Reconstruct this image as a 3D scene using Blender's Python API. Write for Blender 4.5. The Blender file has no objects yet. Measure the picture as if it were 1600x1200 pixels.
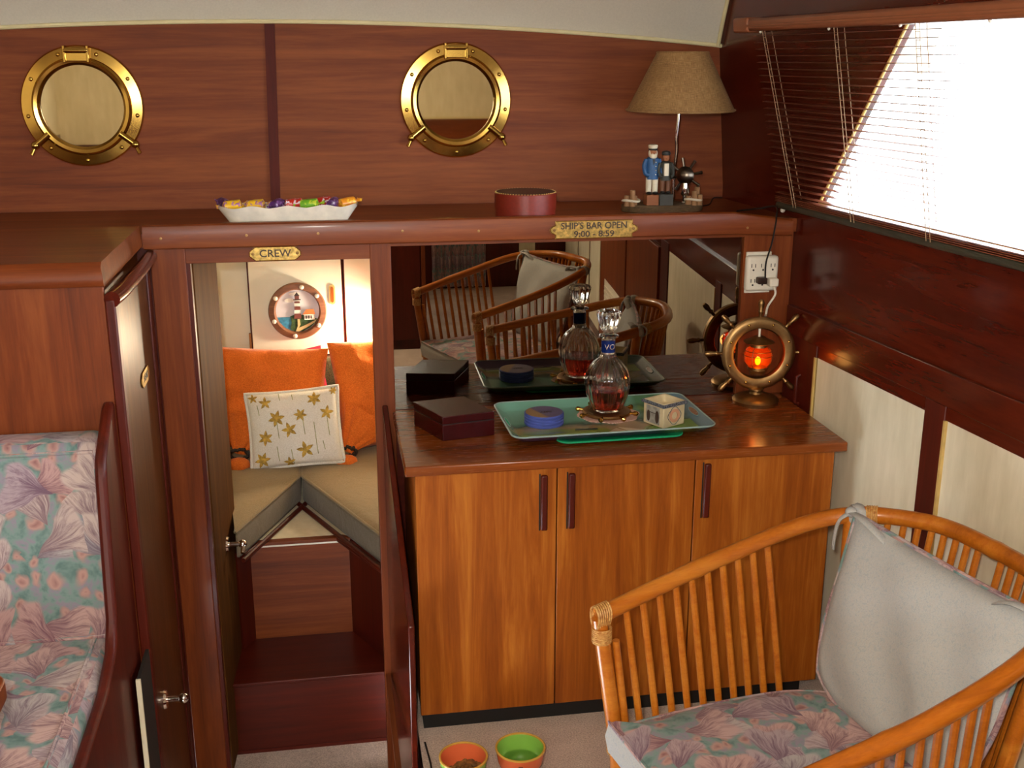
import bpy, bmesh, math, random
from mathutils import Vector, Matrix
from math import sin, cos, pi, radians as R, atan2, sqrt
random.seed(7)
SC = bpy.context.scene
COL = SC.collection

# ------------------------------------------------------------------ camera
CAMZ, FPX, YAW, PITCH = 1.65, 1750.0, -9.45, 16.2
cam = bpy.data.objects.new('camera', bpy.data.cameras.new('camera'))
COL.objects.link(cam)
cam.location = (0, 0, CAMZ)
cam.rotation_euler = (R(90 - PITCH), 0, R(YAW))
cam.data.sensor_width = 36.0
cam.data.lens = FPX * 36.0 / 1600.0
cam.data.clip_start = 0.02
SC.camera = cam
# ------------------------------------------------------------------ world and exposure
SC.view_settings.view_transform = 'Standard'
SC.view_settings.look = 'None'
SC.view_settings.exposure = 0.22
SC.view_settings.gamma = 1.0
SC.view_settings.use_curve_mapping = False
wd = bpy.data.worlds.new('sky')
SC.world = wd
wd.use_nodes = True
bg = wd.node_tree.nodes['Background']
bg.inputs[0].default_value = (0.90, 0.95, 1.0, 1)
bg.inputs[1].default_value = 15.0
# ------------------------------------------------------------------ flash of the camera (evident from the mirror glare)
fl = bpy.data.lights.new('camera_flash', 'POINT')
fl.energy = 88
fl.color = (1.0, 0.93, 0.81)
fl.shadow_soft_size = 0.025
flo = bpy.data.objects.new('camera_flash', fl)
COL.objects.link(flo)
flo.location = (-0.05, -0.02, 1.72)

# ------------------------------------------------------------------ pixel -> place
def _cam():
    y, p = R(YAW), R(PITCH)
    F = Vector((-sin(y) * cos(p), cos(y) * cos(p), -sin(p)))
    Rt = Vector((cos(y), sin(y), 0))
    return F, Rt, Rt.cross(F)
CF, CR, CU = _cam()
CO = Vector((0, 0, CAMZ))
def ray(x, y): return CF + CR * ((x - 800) / FPX) - CU * ((y - 600) / FPX)
def onX(x, y, v): d = ray(x, y); return CO + d * (v / d.x)
def onY(x, y, v): d = ray(x, y); return CO + d * (v / d.y)
def onZ(x, y, v): d = ray(x, y); return CO + d * ((v - CAMZ) / d.z)

# ------------------------------------------------------------------ materials
def s2l(c): return c / 12.92 if c <= 0.04045 else ((c + 0.055) / 1.055) ** 2.4
def rgb(r, g, b): return (s2l(r / 255), s2l(g / 255), s2l(b / 255), 1)
MATS = {}
class G:
    """small node-graph writer"""
    def __init__(s, name):
        s.m = bpy.data.materials.new(name); s.m.use_nodes = True
        s.t = s.m.node_tree; s.n = s.t.nodes; s.l = s.t.links
        s.p = s.n['Principled BSDF']; s.out = s.n['Material Output']
        MATS[name] = s.m
    def add(s, typ, **kw):
        n = s.n.new(typ)
        for k, v in kw.items(): setattr(n, k, v)
        return n
    def put(s, sock, v):
        if isinstance(v, bpy.types.NodeSocket): s.l.new(v, sock)
        elif v is not None: sock.default_value = v
    def math(s, op, a, b=None, c=None, clamp=False):
        n = s.add('ShaderNodeMath', operation=op); n.use_clamp = clamp
        s.put(n.inputs[0], a)
        if b is not None: s.put(n.inputs[1], b)
        if c is not None: s.put(n.inputs[2], c)
        return n.outputs[0]
    def vmath(s, op, a, b=None):
        n = s.add('ShaderNodeVectorMath', operation=op)
        s.put(n.inputs[0], a)
        if b is not None: s.put(n.inputs[1], b)
        return n.outputs[0]
    def mix(s, f, a, b, typ='MIX'):
        n = s.add('ShaderNodeMix', data_type='RGBA', blend_type=typ)
        s.put(n.inputs[0], f); s.put(n.inputs[6], a); s.put(n.inputs[7], b)
        return n.outputs[2]
    def ramp(s, f, stops):
        n = s.add('ShaderNodeValToRGB'); e = n.color_ramp.elements
        while len(e) < len(stops): e.new(0.5)
        for k, (p, c) in enumerate(stops): e[k].position = p; e[k].color = c
        s.put(n.inputs[0], f); return n.outputs[0]
    def noise(s, vec, scale, detail=3, rough=0.5, dist=0.0):
        n = s.add('ShaderNodeTexNoise')
        s.put(n.inputs['Vector'], vec); n.inputs['Scale'].default_value = scale
        n.inputs['Detail'].default_value = detail; n.inputs['Roughness'].default_value = rough
        n.inputs['Distortion'].default_value = dist
        return n.outputs[0]
    def coord(s, kind='Object'): return s.add('ShaderNodeTexCoord').outputs[kind]
    def mapv(s, vec, sc=(1, 1, 1), loc=(0, 0, 0)):
        n = s.add('ShaderNodeMapping'); s.put(n.inputs[0], vec)
        n.inputs['Scale'].default_value = sc; n.inputs['Location'].default_value = loc
        return n.outputs[0]
    def bump(s, h, strength=0.2, dist=0.002):
        n = s.add('ShaderNodeBump'); n.inputs['Strength'].default_value = strength
        n.inputs['Distance'].default_value = dist; s.put(n.inputs['Height'], h)
        s.l.new(n.outputs[0], s.p.inputs['Normal'])
    def setp(s, **kw):
        names = dict(color='Base Color', rough='Roughness', metal='Metallic', trans='Transmission Weight', ior='IOR',
                     coat='Coat Weight', coatr='Coat Roughness', emis='Emission Color', emis_s='Emission Strength',
                     spec='Specular IOR Level', alpha='Alpha', sheen='Sheen Weight', sss='Subsurface Weight')
        for k, v in kw.items(): s.put(s.p.inputs[names[k]], v)
        return s.m

def wood(name, dark, mid, light, axis='x', rough=0.42, scale=1.0, coat=0.08, off=0.0, figure=0.55):
    g = G(name); co = g.coord()
    a, b = 1.3 * scale, 22.0 * scale
    sc = {'x': (a, b, b), 'y': (b, a, b), 'z': (b, b, a)}[axis]
    v = g.mapv(co, sc, (off, off * 1.7, off * .6))
    wob = g.noise(co, 1.7, 2)
    f1 = g.noise(v, 1.0, 5, 0.62, 1.2)
    sp = tuple(k * 7 for k in sc)
    f2 = g.noise(g.mapv(co, sp), 1.0, 3, 0.7)
    sb = tuple(k * .22 for k in sc)
    f3 = g.noise(g.mapv(co, sb, (3, 1, 2)), 1.0, 3, 0.5, 0.8)
    f = g.math('ADD', g.math('MULTIPLY', f1, figure), g.math('MULTIPLY', f3, 1 - figure))
    f = g.math('ADD', f, g.math('MULTIPLY', g.math('SUBTRACT', f2, 0.5), 0.22))
    f = g.math('ADD', f, g.math('MULTIPLY', g.math('SUBTRACT', wob, 0.5), 0.12))
    c = g.ramp(f, [(0.30, dark), (0.50, mid), (0.70, light)])
    g.bump(f2, 0.06, 0.001)
    rr = g.math('ADD', g.math('MULTIPLY', f2, 0.12), rough - .06)
    return g.setp(color=c, rough=rr, coat=coat, coatr=0.12, spec=0.3)

MAH = (rgb(80, 33, 11), rgb(116, 53, 18), rgb(142, 75, 31))
mah_x = wood('mahogany_grain_x', *MAH, axis='x')
mah_wall = wood('mahogany_satin_wall', *MAH, axis='x', rough=0.62, coat=0.0, off=7.7)
mah_y = wood('mahogany_grain_y', *MAH, axis='y', off=3.1)
mah_z = wood('mahogany_grain_z', *MAH, axis='z', off=1.3)
DMH = (rgb(56, 14, 6), rgb(78, 21, 9), rgb(96, 30, 13))
dmah_x = wood('dark_mahogany_grain_x', *DMH, axis='x', off=5.1)
dmah_y = wood('dark_mahogany_grain_y', *DMH, axis='y', off=4.1, rough=0.22, coat=.4)
dmah_z = wood('dark_mahogany_grain_z', *DMH, axis='z', off=2.2)
dmah_sat = wood('dark_mahogany_satin', *DMH, axis='z', off=2.9, rough=.7, coat=0)
teak_z = wood('teak_grain_z', rgb(118, 54, 12), rgb(156, 82, 20), rgb(190, 116, 40), axis='z', rough=0.40, scale=1.0, off=6.3, figure=.7)
teak_x = wood('teak_grain_x', rgb(94, 42, 13), rgb(124, 60, 20), rgb(148, 78, 28), axis='x', rough=0.26, off=8.2, coat=.22)
weather = wood('weathered_wood', rgb(66, 48, 30), rgb(96, 74, 48), rgb(120, 98, 70), axis='x', rough=0.8, scale=6, coat=0)
rattan = wood('rattan_cane', rgb(140, 70, 12), rgb(182, 100, 22), rgb(206, 130, 44), axis='x', rough=0.3, scale=1.6, off=2, coat=.45, figure=.3)
def rattan_node(name):
    g = G(name); v = g.noise(g.coord(), 160, 3)
    return g.setp(color=g.ramp(v, [(.3, rgb(170, 108, 48)), (.7, rgb(222, 176, 106))]), rough=.5)
binding = rattan_node('cane_binding')

def plain(name, c, rough=0.5, metal=0.0, var=0.06, nscale=30, bump=0.0, **kw):
    g = G(name); v = g.noise(g.coord(), nscale, 3)
    d = tuple(max(0, x * (1 - var * 2)) for x in c[:3]) + (1,)
    l = tuple(min(1, x * (1 + var * 2)) for x in c[:3]) + (1,)
    col = g.ramp(v, [(.3, d), (.7, l)])
    if bump: g.bump(v, bump, .001)
    return g.setp(color=col, rough=rough, metal=metal, **kw)

def cream_mat():
    g = G('cream_vinyl'); co = g.coord()
    v = g.noise(g.mapv(co, (30, 30, 6)), 1, 4, .6); w = g.noise(co, 5, 3)
    f = g.math('ADD', g.math('MULTIPLY', v, .6), g.math('MULTIPLY', w, .4))
    g.bump(v, .15, .001)
    return g.setp(color=g.ramp(f, [(.3, rgb(214, 204, 174)), (.7, rgb(240, 231, 206))]), rough=.6)
cream = cream_mat()
ceil_m = plain('ceiling_vinyl', rgb(212, 204, 186), .6, var=.02, nscale=200, bump=.1)
cabin_white = plain('cabin_white', rgb(236, 230, 208), .5, var=.02, nscale=8)
piping_m = plain('cream_piping', rgb(222, 208, 160), .45, var=.02)
black = plain('black_plinth', rgb(14, 12, 12), .6)
brass = plain('polished_brass', rgb(198, 158, 78), .16, 1.0, var=.08, nscale=14)
brass_old = plain('antique_brass', rgb(156, 122, 78), .42, 1.0, var=.12, nscale=40)
brass_sign = plain('sign_brass', rgb(206, 172, 98), .3, 1.0, var=.2, nscale=120, bump=.4)
engrave = plain('engraved_fill', rgb(58, 36, 18), .5)
chrome = plain('chrome', rgb(225, 222, 215), .1, 1.0, var=.01)
mirror_m = plain('mirror_glass', rgb(152, 142, 126), .0, 1.0, var=.0)
port_m = plain('porthole_mirror', rgb(190, 172, 140), .02, 1.0, var=.0)
white_pl = plain('white_plastic', rgb(232, 224, 206), .4, var=.01)
brown_pl = plain('brown_plastic', rgb(46, 26, 18), .4)
dark_slot = plain('slot_dark', rgb(40, 34, 30), .6)
olive_tube = plain('olive_rail', rgb(58, 56, 44), .4)
slat_m = plain('blind_slat_brown', rgb(128, 68, 44), .38, var=.03)
rail_m = plain('headrail_brown', rgb(150, 88, 56), .38, var=.03)
cord_m = plain('cord_tan', rgb(168, 138, 108), .7)
black_cord = plain('black_cord', rgb(24, 20, 18), .5)
gold_edge = plain('window_bead', rgb(200, 168, 100), .4)

def carpet_mat(name, a, b):
    g = G(name); co = g.coord(); v = g.noise(co, 260, 3, .7); w = g.noise(co, 9, 3)
    f = g.math('ADD', g.math('MULTIPLY', v, .75), g.math('MULTIPLY', w, .25))
    g.bump(v, .9, .006)
    return g.setp(color=g.ramp(f, [(.32, a), (.66, b)]), rough=.95, spec=.1)
carpet = carpet_mat('carpet_beige', rgb(168, 146, 134), rgb(240, 220, 206))

def floral(name):
    g = G(name)
    uv0 = g.coord('UV')
    nw = g.add('ShaderNodeTexNoise'); g.put(nw.inputs['Vector'], uv0); nw.inputs['Scale'].default_value = 11; nw.inputs['Detail'].default_value = 1
    uv = g.vmath('ADD', uv0, g.vmath('MULTIPLY', g.vmath('SUBTRACT', nw.outputs['Color'], (.5, .5, .5)), (.05, .05, 0)))
    def layer(scale, seed, half, rmax):
        P = g.mapv(uv, (scale, scale, scale), (seed, seed * .7, 0))
        # small warp
        vn = g.add('ShaderNodeTexVoronoi', voronoi_dimensions='2D')
        g.put(vn.inputs['Vector'], P); vn.inputs['Scale'].default_value = 1; vn.inputs['Randomness'].default_value = .85
        d = g.vmath('SUBTRACT', P, vn.outputs['Position'])
        sp = g.add('ShaderNodeSeparateXYZ'); g.put(sp.inputs[0], d)
        sc = g.add('ShaderNodeSeparateColor'); g.put(sc.inputs[0], vn.outputs['Color'])
        rot = g.math('MULTIPLY', g.math('SUBTRACT', sc.outputs[0], .5), 3.4)
        cs, sn = g.math('COSINE', rot), g.math('SINE', rot)
        lx = g.math('SUBTRACT', g.math('MULTIPLY', sp.outputs[0], cs), g.math('MULTIPLY', sp.outputs[1], sn))
        ly = g.math('ADD', g.math('MULTIPLY', sp.outputs[0], sn), g.math('MULTIPLY', sp.outputs[1], cs))
        qy = g.math('ADD', ly, .46)
        ang = g.math('ARCTAN2', lx, qy)
        rad = g.math('SQRT', g.math('ADD', g.math('MULTIPLY', lx, lx), g.math('MULTIPLY', qy, qy)))
        edge = g.math('MULTIPLY', g.math('COSINE', g.math('MULTIPLY', ang, 9.0)), .07)
        rl = g.math('SUBTRACT', rmax, edge)
        m1 = g.math('MULTIPLY', g.math('SUBTRACT', rl, rad), 14, clamp=True)
        # half-angle shrinks a little toward the rim
        aa = g.math('ABSOLUTE', ang)
        m2 = g.math('MULTIPLY', g.math('SUBTRACT', half, aa), 12, clamp=True)
        mask = g.math('MULTIPLY', m1, m2)
        cv = g.add('ShaderNodeCombineXYZ')
        g.put(cv.inputs[0], g.math('MULTIPLY', ang, 7.0)); g.put(cv.inputs[1], g.math('MULTIPLY', rad, 1.6))
        g.put(cv.inputs[2], g.math('MULTIPLY', sc.outputs[2], 40))
        st = g.noise(cv.outputs[0], 1.6, 4, .7, .6)
        tip = g.math('MULTIPLY', rad, .35)
        base = g.ramp(sc.outputs[1], [(0.0, rgb(160, 108, 112)), (.3, rgb(186, 144, 138)), (.5, rgb(134, 116, 140)),
                                      (.75, rgb(178, 160, 156)), (1.0, rgb(136, 144, 156))])
        dk = g.mix(.75, base, rgb(104, 76, 92), 'MIX')
        li = g.mix(.36, base, rgb(208, 190, 184), 'MIX')
        stv = g.math('SUBTRACT', g.math('ADD', st, tip), .12)
        col = g.mix(g.math('MULTIPLY', g.math('SUBTRACT', stv, .40), 3.4, clamp=True), dk, li)
        return mask, col
    nv = g.add('ShaderNodeTexNoise'); g.put(nv.inputs['Vector'], uv); nv.inputs['Scale'].default_value = 30; nv.inputs['Detail'].default_value = 2
    uw = g.vmath('ADD', uv, g.vmath('MULTIPLY', g.vmath('SUBTRACT', nv.outputs['Color'], (.5, .5, .5)), (.035, .035, 0)))
    nz = g.noise(uv, 28, 3, .6)
    bgc = g.ramp(nz, [(.34, rgb(92, 120, 118)), (.5, rgb(122, 146, 142)), (.62, rgb(140, 132, 148)), (.72, rgb(112, 140, 138))])
    vb = g.add('ShaderNodeTexVoronoi', voronoi_dimensions='2D')
    g.put(vb.inputs['Vector'], uw); vb.inputs['Scale'].default_value = 24
    scb = g.add('ShaderNodeSeparateColor'); g.put(scb.inputs[0], vb.outputs['Color'])
    sm = g.math('MULTIPLY', g.math('SUBTRACT', .40, vb.outputs['Distance']), 5, clamp=True)
    sm = g.math('MULTIPLY', sm, g.math('GREATER_THAN', scb.outputs[0], .35))
    rose = g.ramp(g.math('ADD', g.math('MULTIPLY', vb.outputs['Distance'], 1.6), g.math('MULTIPLY', scb.outputs[1], .3)),
                  [(.1, rgb(140, 98, 100)), (.45, rgb(180, 142, 134)), (.9, rgb(160, 124, 124))])
    c = g.mix(sm, bgc, rose)
    m0, c0 = layer(9.6, 4.7, .62, .90)
    c = g.mix(m0, c, c0)
    m1, c1 = layer(8.2, 1.3, .62, .90)
    c = g.mix(m1, c, c1)
    wv = g.noise(uv, 600, 2)
    g.bump(wv, .15, .0006)
    return g.setp(color=c, rough=.85, spec=.2, sheen=.1)
floral_m = floral('floral_cotton')

def pale_fabric():
    g = G('pale_blue_cotton'); uv = g.coord('UV')
    v = g.noise(uv, 190, 3, .6, 1.5); w = g.noise(uv, 420, 2)
    c = g.ramp(v, [(.42, rgb(166, 170, 172)), (.5, rgb(184, 183, 180)), (.6, rgb(176, 174, 170))])
    g.bump(g.noise(g.coord(), 14, 2), .35, .012)
    return g.setp(color=c, rough=.85, spec=.2)
pale_m = pale_fabric()
def cloth(name, a, b, nscale=300, wr=18):
    g = G(name); v = g.noise(g.coord(), nscale, 2)
    w = g.noise(g.coord(), wr, 3, .6, .8)
    g.bump(w, .45, .012)
    return g.setp(color=g.ramp(v, [(.3, a), (.7, b)]), rough=.85, spec=.2, sheen=.15)
orange_m = cloth('orange_cotton', rgb(208, 96, 26), rgb(240, 128, 44))
tan_m = cloth('tan_canvas', rgb(140, 120, 86), rgb(160, 138, 102), wr=9)
grey_side = cloth('grey_canvas', rgb(104, 92, 72), rgb(122, 108, 86), wr=9)
white_cloth = cloth('white_cotton', rgb(226, 220, 206), rgb(244, 240, 230))
magenta_m = cloth('magenta_cotton', rgb(150, 30, 50), rgb(180, 44, 64))
tweed = cloth('olive_tweed', rgb(34, 30, 18), rgb(92, 78, 46), nscale=420)
gold_print = plain('gold_print', rgb(186, 150, 62), .8, var=.25, nscale=90)
stem_print = plain('stem_print', rgb(158, 158, 106), .8, var=.2, nscale=90)
dark_bead = plain('dark_bead', rgb(44, 32, 26), .35, var=.4, nscale=200)

def burlap():
    g = G('burlap_shade'); co = g.coord('UV')
    a = g.noise(g.mapv(co, (60, 900, 1)), 1, 2); b = g.noise(g.mapv(co, (900, 60, 1)), 1, 2)
    f = g.math('MULTIPLY', g.math('ADD', a, b), .5); w = g.noise(co, 8, 2)
    f = g.math('ADD', g.math('MULTIPLY', f, .8), g.math('MULTIPLY', w, .2))
    g.bump(f, .4, .001)
    return g.setp(color=g.ramp(f, [(.36, rgb(110, 78, 42)), (.5, rgb(146, 108, 62)), (.64, rgb(176, 138, 88))]), rough=.85)
burlap_m = burlap()

def glass(name, col=(1, 1, 1, 1), rough=0.0, ior=1.45):
    g = G(name); return g.setp(color=col, rough=rough, trans=1.0, ior=ior)
glass_m = glass('clear_glass', (.96, .97, .95, 1), ior=1.5)
liquor_m = glass('red_liquor', (.72, .06, .03, 1), ior=1.34)
water_m = glass('water', (.93, 1, .93, 1), ior=1.33)
def pane_mat():
    g = G('window_pane')
    tr = g.add('ShaderNodeBsdfTransparent'); gl = g.add('ShaderNodeBsdfGlossy'); gl.inputs['Roughness'].default_value = .02
    mx = g.add('ShaderNodeMixShader'); mx.inputs[0].default_value = .05
    tr.inputs[0].default_value = (.96, .98, 1, 1)
    g.l.new(tr.outputs[0], mx.inputs[1]); g.l.new(gl.outputs[0], mx.inputs[2]); g.l.new(mx.outputs[0], g.out.inputs[0])
    return g.m
pane_m = pane_mat()
def amber():
    g = G('amber_glass')
    return g.setp(color=rgb(236, 110, 24), rough=.05, trans=.85, ior=1.2, emis=rgb(255, 90, 8), emis_s=.09)
amber_m = amber()
def emit(name, c, s):
    g = G(name); return g.setp(color=c, emis=c, emis_s=s)
bulb_amber = emit('amber_bulb', rgb(255, 190, 60), 14)
bulb_warm = emit('reading_bulb', rgb(255, 214, 140), 45)
def pl(name, r, g_, b, rough=.5, **kw): return plain(name, rgb(r, g_, b), rough, **kw)

# ------------------------------------------------------------------ mesh builder
WMX = {}
def wm(o): return WMX.get(o.name, Matrix.Identity(4)) if o else Matrix.Identity(4)
class MB:
    def __init__(s): s.v = []; s.f = []; s.uv = None
    def add(s, vs, fs):
        o = len(s.v); s.v += [Vector(p) for p in vs]; s.f += [tuple(i + o for i in f) for f in fs]; return s
    def box(s, x0, x1, y0, y1, z0, z1):
        vs = [(x, y, z) for z in (z0, z1) for y in (y0, y1) for x in (x0, x1)]
        return s.add(vs, [(0, 2, 3, 1), (4, 5, 7, 6), (0, 1, 5, 4), (2, 6, 7, 3), (0, 4, 6, 2), (1, 3, 7, 5)])
    def hexa(s, p):   # 8 points: bottom ring of four, top ring of four
        return s.add(p, [(3, 2, 1, 0), (4, 5, 6, 7), (0, 1, 5, 4), (1, 2, 6, 5), (2, 3, 7, 6), (3, 0, 4, 7)])
    def prism(s, pts, off):   # flat polygon given in 3-D, extruded by off
        n = len(pts); off = Vector(off)
        a = [Vector(p) for p in pts]; b = [p + off for p in a]
        return s.add(a + b, [tuple(range(n))[::-1], tuple(range(n, 2 * n))] + [(i, (i + 1) % n, n + (i + 1) % n, n + i) for i in range(n)])
    def tube(s, path, r, n=10, closed=False, caps=True, flat=1.0):
        P = [Vector(p) for p in path]; m = len(P)
        rs = r if isinstance(r, (list, tuple)) else [r] * m
        tang = []
        for i in range(m):
            a = P[(i - 1) % m] if (closed or i > 0) else P[i]
            b = P[(i + 1) % m] if (closed or i < m - 1) else P[i]
            t = b - a; tang.append(t.normalized() if t.length > 1e-9 else Vector((0, 0, 1)))
        up = Vector((0, 0, 1)) if abs(tang[0].z) < .9 else Vector((1, 0, 0))
        u = (up - tang[0] * up.dot(tang[0])).normalized(); vs = []
        for i in range(m):
            t = tang[i]; u = (u - t * u.dot(t)); u = u.normalized() if u.length > 1e-6 else Vector((1, 0, 0))
            w = t.cross(u)
            for k in range(n):
                a = 2 * pi * k / n
                vs.append(P[i] + (u * cos(a) * flat + w * sin(a)) * rs[i])
        fs = []
        for i in range(m if closed else m - 1):
            j = (i + 1) % m
            for k in range(n): fs.append((i * n + k, i * n + (k + 1) % n, j * n + (k + 1) % n, j * n + k))
        if caps and not closed:
            fs.append(tuple(range(n))[::-1]); fs.append(tuple((m - 1) * n + k for k in range(n)))
        return s.add(vs, fs)
    def cyl(s, p0, p1, r0, r1=None, n=16): return s.tube([p0, p1], [r0, r0 if r1 is None else r1], n)
    def lathe(s, prof, c=(0, 0, 0), n=32, mat=None, mod=None, caps=True, closed=False):
        c = Vector(c); m = len(prof); vs = []
        for i, (r, z) in enumerate(prof):
            for k in range(n):
                a = 2 * pi * k / n; rr = r * (mod(a, i) if mod else 1)
                p = Vector((rr * cos(a), rr * sin(a), z))
                vs.append(c + (mat @ p if mat else p))
        fs = []
        for i in range(m if closed else m - 1):
            j = (i + 1) % m
            for k in range(n): fs.append((i * n + k, i * n + (k + 1) % n, j * n + (k + 1) % n, j * n + k))
        if caps and not closed:
            if prof[0][0] > 1e-6: fs.append(tuple(range(n))[::-1])
            if prof[-1][0] > 1e-6: fs.append(tuple((m - 1) * n + k for k in range(n)))
        return s.add(vs, fs)
    def ball(s, c, r, nu=16, nv=10, mat=None):
        rx, ry, rz = (r, r, r) if not isinstance(r, (list, tuple)) else r
        vs = []; c = Vector(c)
        for j in range(nv + 1):
            th = -pi / 2 + pi * j / nv
            for i in range(nu):
                a = 2 * pi * i / nu
                p = Vector((rx * cos(th) * cos(a), ry * cos(th) * sin(a), rz * sin(th)))
                vs.append(c + (mat @ p if mat else p))
        fs = [(j * nu + i, j * nu + (i + 1) % nu, (j + 1) * nu + (i + 1) % nu, (j + 1) * nu + i) for j in range(nv) for i in range(nu)]
        return s.add(vs, fs)
    def grid(s, fn, nu, nv):
        vs = [fn(i / nu, j / nv) for j in range(nv + 1) for i in range(nu + 1)]
        w = nu + 1
        return s.add(vs, [(j * w + i, j * w + i + 1, (j + 1) * w + i + 1, (j + 1) * w + i) for j in range(nv) for i in range(nu)])
    def pillow(s, M, w, h, t, pinch=.06, n=18, power=2.6, wr=0.0, seed=0):
        """closed cushion, local x across, y up, z thick; M maps to place"""
        rnd = random.Random(seed); ph = [rnd.uniform(0, 6.28) for _ in range(6)]
        def pt(u, v, sgn):
            a, b = 2 * u - 1, 2 * v - 1
            x = a * w / 2 * (1 - pinch * (1 - b * b) * 0 - pinch * (b * b) * -1 * 0)
            x = a * w / 2 * (1 - pinch * (1 - b * b) * abs(a)); y = b * h / 2 * (1 - pinch * (1 - a * a) * abs(b))
            e = max(0, (1 - abs(a) ** power)) ** .5 * max(0, (1 - abs(b) ** power)) ** .5
            z = sgn * t / 2 * e
            if wr: z += sgn * wr * e * (sin(9 * a + 5 * b + ph[0]) * .5 + sin(4 * a - 11 * b + ph[1]) * .4 + sin(15 * b + 3 * a + ph[2]) * .25)
            return M @ Vector((x, y, z))
        s.grid(lambda u, v: pt(u, v, 1), n, n); s.grid(lambda u, v: pt(1 - u, v, -1), n, n)
        s._pt = pt
        return s
    def build(s, name, mat, parent=None, smooth=True, bevel=0, local=False, sharp=38, merge=True, kind=None):
        inv = Matrix.Identity(4)
        org = Vector((0, 0, 0))
        if parent is not None and not local: inv = wm(parent).inverted()
        elif parent is None and not local:
            xs = [p.x for p in s.v]; ys = [p.y for p in s.v]
            org = Vector(((min(xs) + max(xs)) / 2, (min(ys) + max(ys)) / 2, min(p.z for p in s.v)))
            inv = Matrix.Translation(-org)
        me = bpy.data.meshes.new(name)
        me.from_pydata([inv @ p for p in s.v], [], s.f)
        bm = bmesh.new(); bm.from_mesh(me)
        if merge: bmesh.ops.remove_doubles(bm, verts=bm.verts, dist=1e-5)
        bmesh.ops.dissolve_degenerate(bm, dist=1e-6, edges=bm.edges)
        bmesh.ops.recalc_face_normals(bm, faces=bm.faces)
        uvl = bm.loops.layers.uv.new('uv')
        for f in bm.faces:
            n = f.normal; a = max(range(3), key=lambda k: abs(n[k]))
            for lp in f.loops:
                c = lp.vert.co
                lp[uvl].uv = (c.y, c.z) if a == 0 else ((c.x, c.z) if a == 1 else (c.x, c.y))
        bm.to_mesh(me); bm.free()
        if smooth:
            me.polygons.foreach_set('use_smooth', [True] * len(me.polygons))
            me.set_sharp_from_angle(angle=R(sharp))
        me.materials.append(mat)
        o = bpy.data.objects.new(name, me); COL.objects.link(o)
        if parent is not None: o.parent = parent; WMX[o.name] = wm(parent)
        else: o.location = org; WMX[o.name] = Matrix.Translation(org)
        if bevel:
            b = o.modifiers.new('edge', 'BEVEL'); b.width = bevel; b.segments = 2; b.limit_method = 'ANGLE'; b.angle_limit = R(40)
        if kind: o['kind'] = kind
        return o
def tag(o, label, cat, group=None):
    o['label'] = label; o['category'] = cat
    if group: o['group'] = group
    return o
def thing(name, label, cat, loc, rz=0, group=None, M=None):
    o = bpy.data.objects.new(name, None); COL.objects.link(o); o.empty_display_size = .05
    M = M or (Matrix.Translation(Vector(loc)) @ Matrix.Rotation(rz, 4, 'Z'))
    o.location = M.to_translation(); o.rotation_euler = M.to_euler(); WMX[o.name] = M
    return tag(o, label, cat, group)
def struct(o):
    o['kind'] = 'structure'; return o
def text_mesh(body, size, M, depth=.001, name='lettering', mat=None, parent=None, sx=1.0, font_shear=0, bold=0.0):
    cu = bpy.data.curves.new('t', 'FONT'); cu.body = body; cu.size = size; cu.extrude = depth
    cu.align_x = 'CENTER'; cu.align_y = 'CENTER'; cu.shear = font_shear; cu.offset = bold; cu.resolution_u = 3
    to = bpy.data.objects.new('t', cu); COL.objects.link(to)
    dg = bpy.context.evaluated_depsgraph_get()
    me = bpy.data.meshes.new_from_object(to.evaluated_get(dg))
    bpy.data.objects.remove(to); bpy.data.curves.remove(cu)
    b = MB(); S = Matrix.Scale(sx, 4, (1, 0, 0))
    b.v = [M @ S @ v.co for v in me.vertices]; b.f = [tuple(p.vertices) for p in me.polygons]
    bpy.data.meshes.remove(me)
    return b.build(name, mat, parent, smooth=False)
def frame(o, x, y, z):   # matrix with given axes
    return Matrix(((x[0], y[0], z[0], o[0]), (x[1], y[1], z[1], o[1]), (x[2], y[2], z[2], o[2]), (0, 0, 0, 1)))
def front(o): return frame(o, (1, 0, 0), (0, 0, 1), (0, -1, 0))   # faces the salon (-Y): x right, y up
def spline(P, n=10, closed=False):
    P = [Vector(p) for p in P]; m = len(P); out = []
    for i in range(m if closed else m - 1):
        if closed: p0, p1, p2, p3 = (P[(i + k) % m] for k in (-1, 0, 1, 2))
        else:
            p1, p2 = P[i], P[i + 1]
            p0 = P[i - 1] if i else p1 * 2 - p2
            p3 = P[i + 2] if i + 2 < m else p2 * 2 - p1
        for k in range(n):
            t = k / n
            out.append(.5 * (2 * p1 + (p2 - p0) * t + (2 * p0 - 5 * p1 + 4 * p2 - p3) * t * t + (3 * p1 - p0 - 3 * p2 + p3) * t ** 3))
    if not closed: out.append(P[-1])
    return out

# ================================================================== THE SETTING
YB, YM, YU = 2.94, 2.955, 3.41          # lower bulkhead face, mirror face, upper bulkhead face
ZF, ZC = -0.412, 1.97                     # sunken floor, ceiling
YA, XL = -2.3, -1.95                     # aft wall, port wall
def WX(Y, z=0): return 1.306 - .093 * (Y - 2.724) - (.08 * (z - 1.26) if z > 1.26 else 0)
NW = Vector((-.9957, -.0926, 0))         # inward normal of the starboard wall
TW = Vector((-.0926, .9957, 0))          # along it, forward
def W(Y, z, off=0): return Vector((WX(Y, z), Y, z)) + NW * off

fm = MB()
fm.box(.174, 1.9, YA, 2.96, -.05, 0); fm.box(XL, .174, YA, 1.75, -.05, 0); fm.box(XL, -.47, 1.75, 2.96, -.05, 0)
flr = struct(fm.build('floor', carpet, smooth=False))
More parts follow.
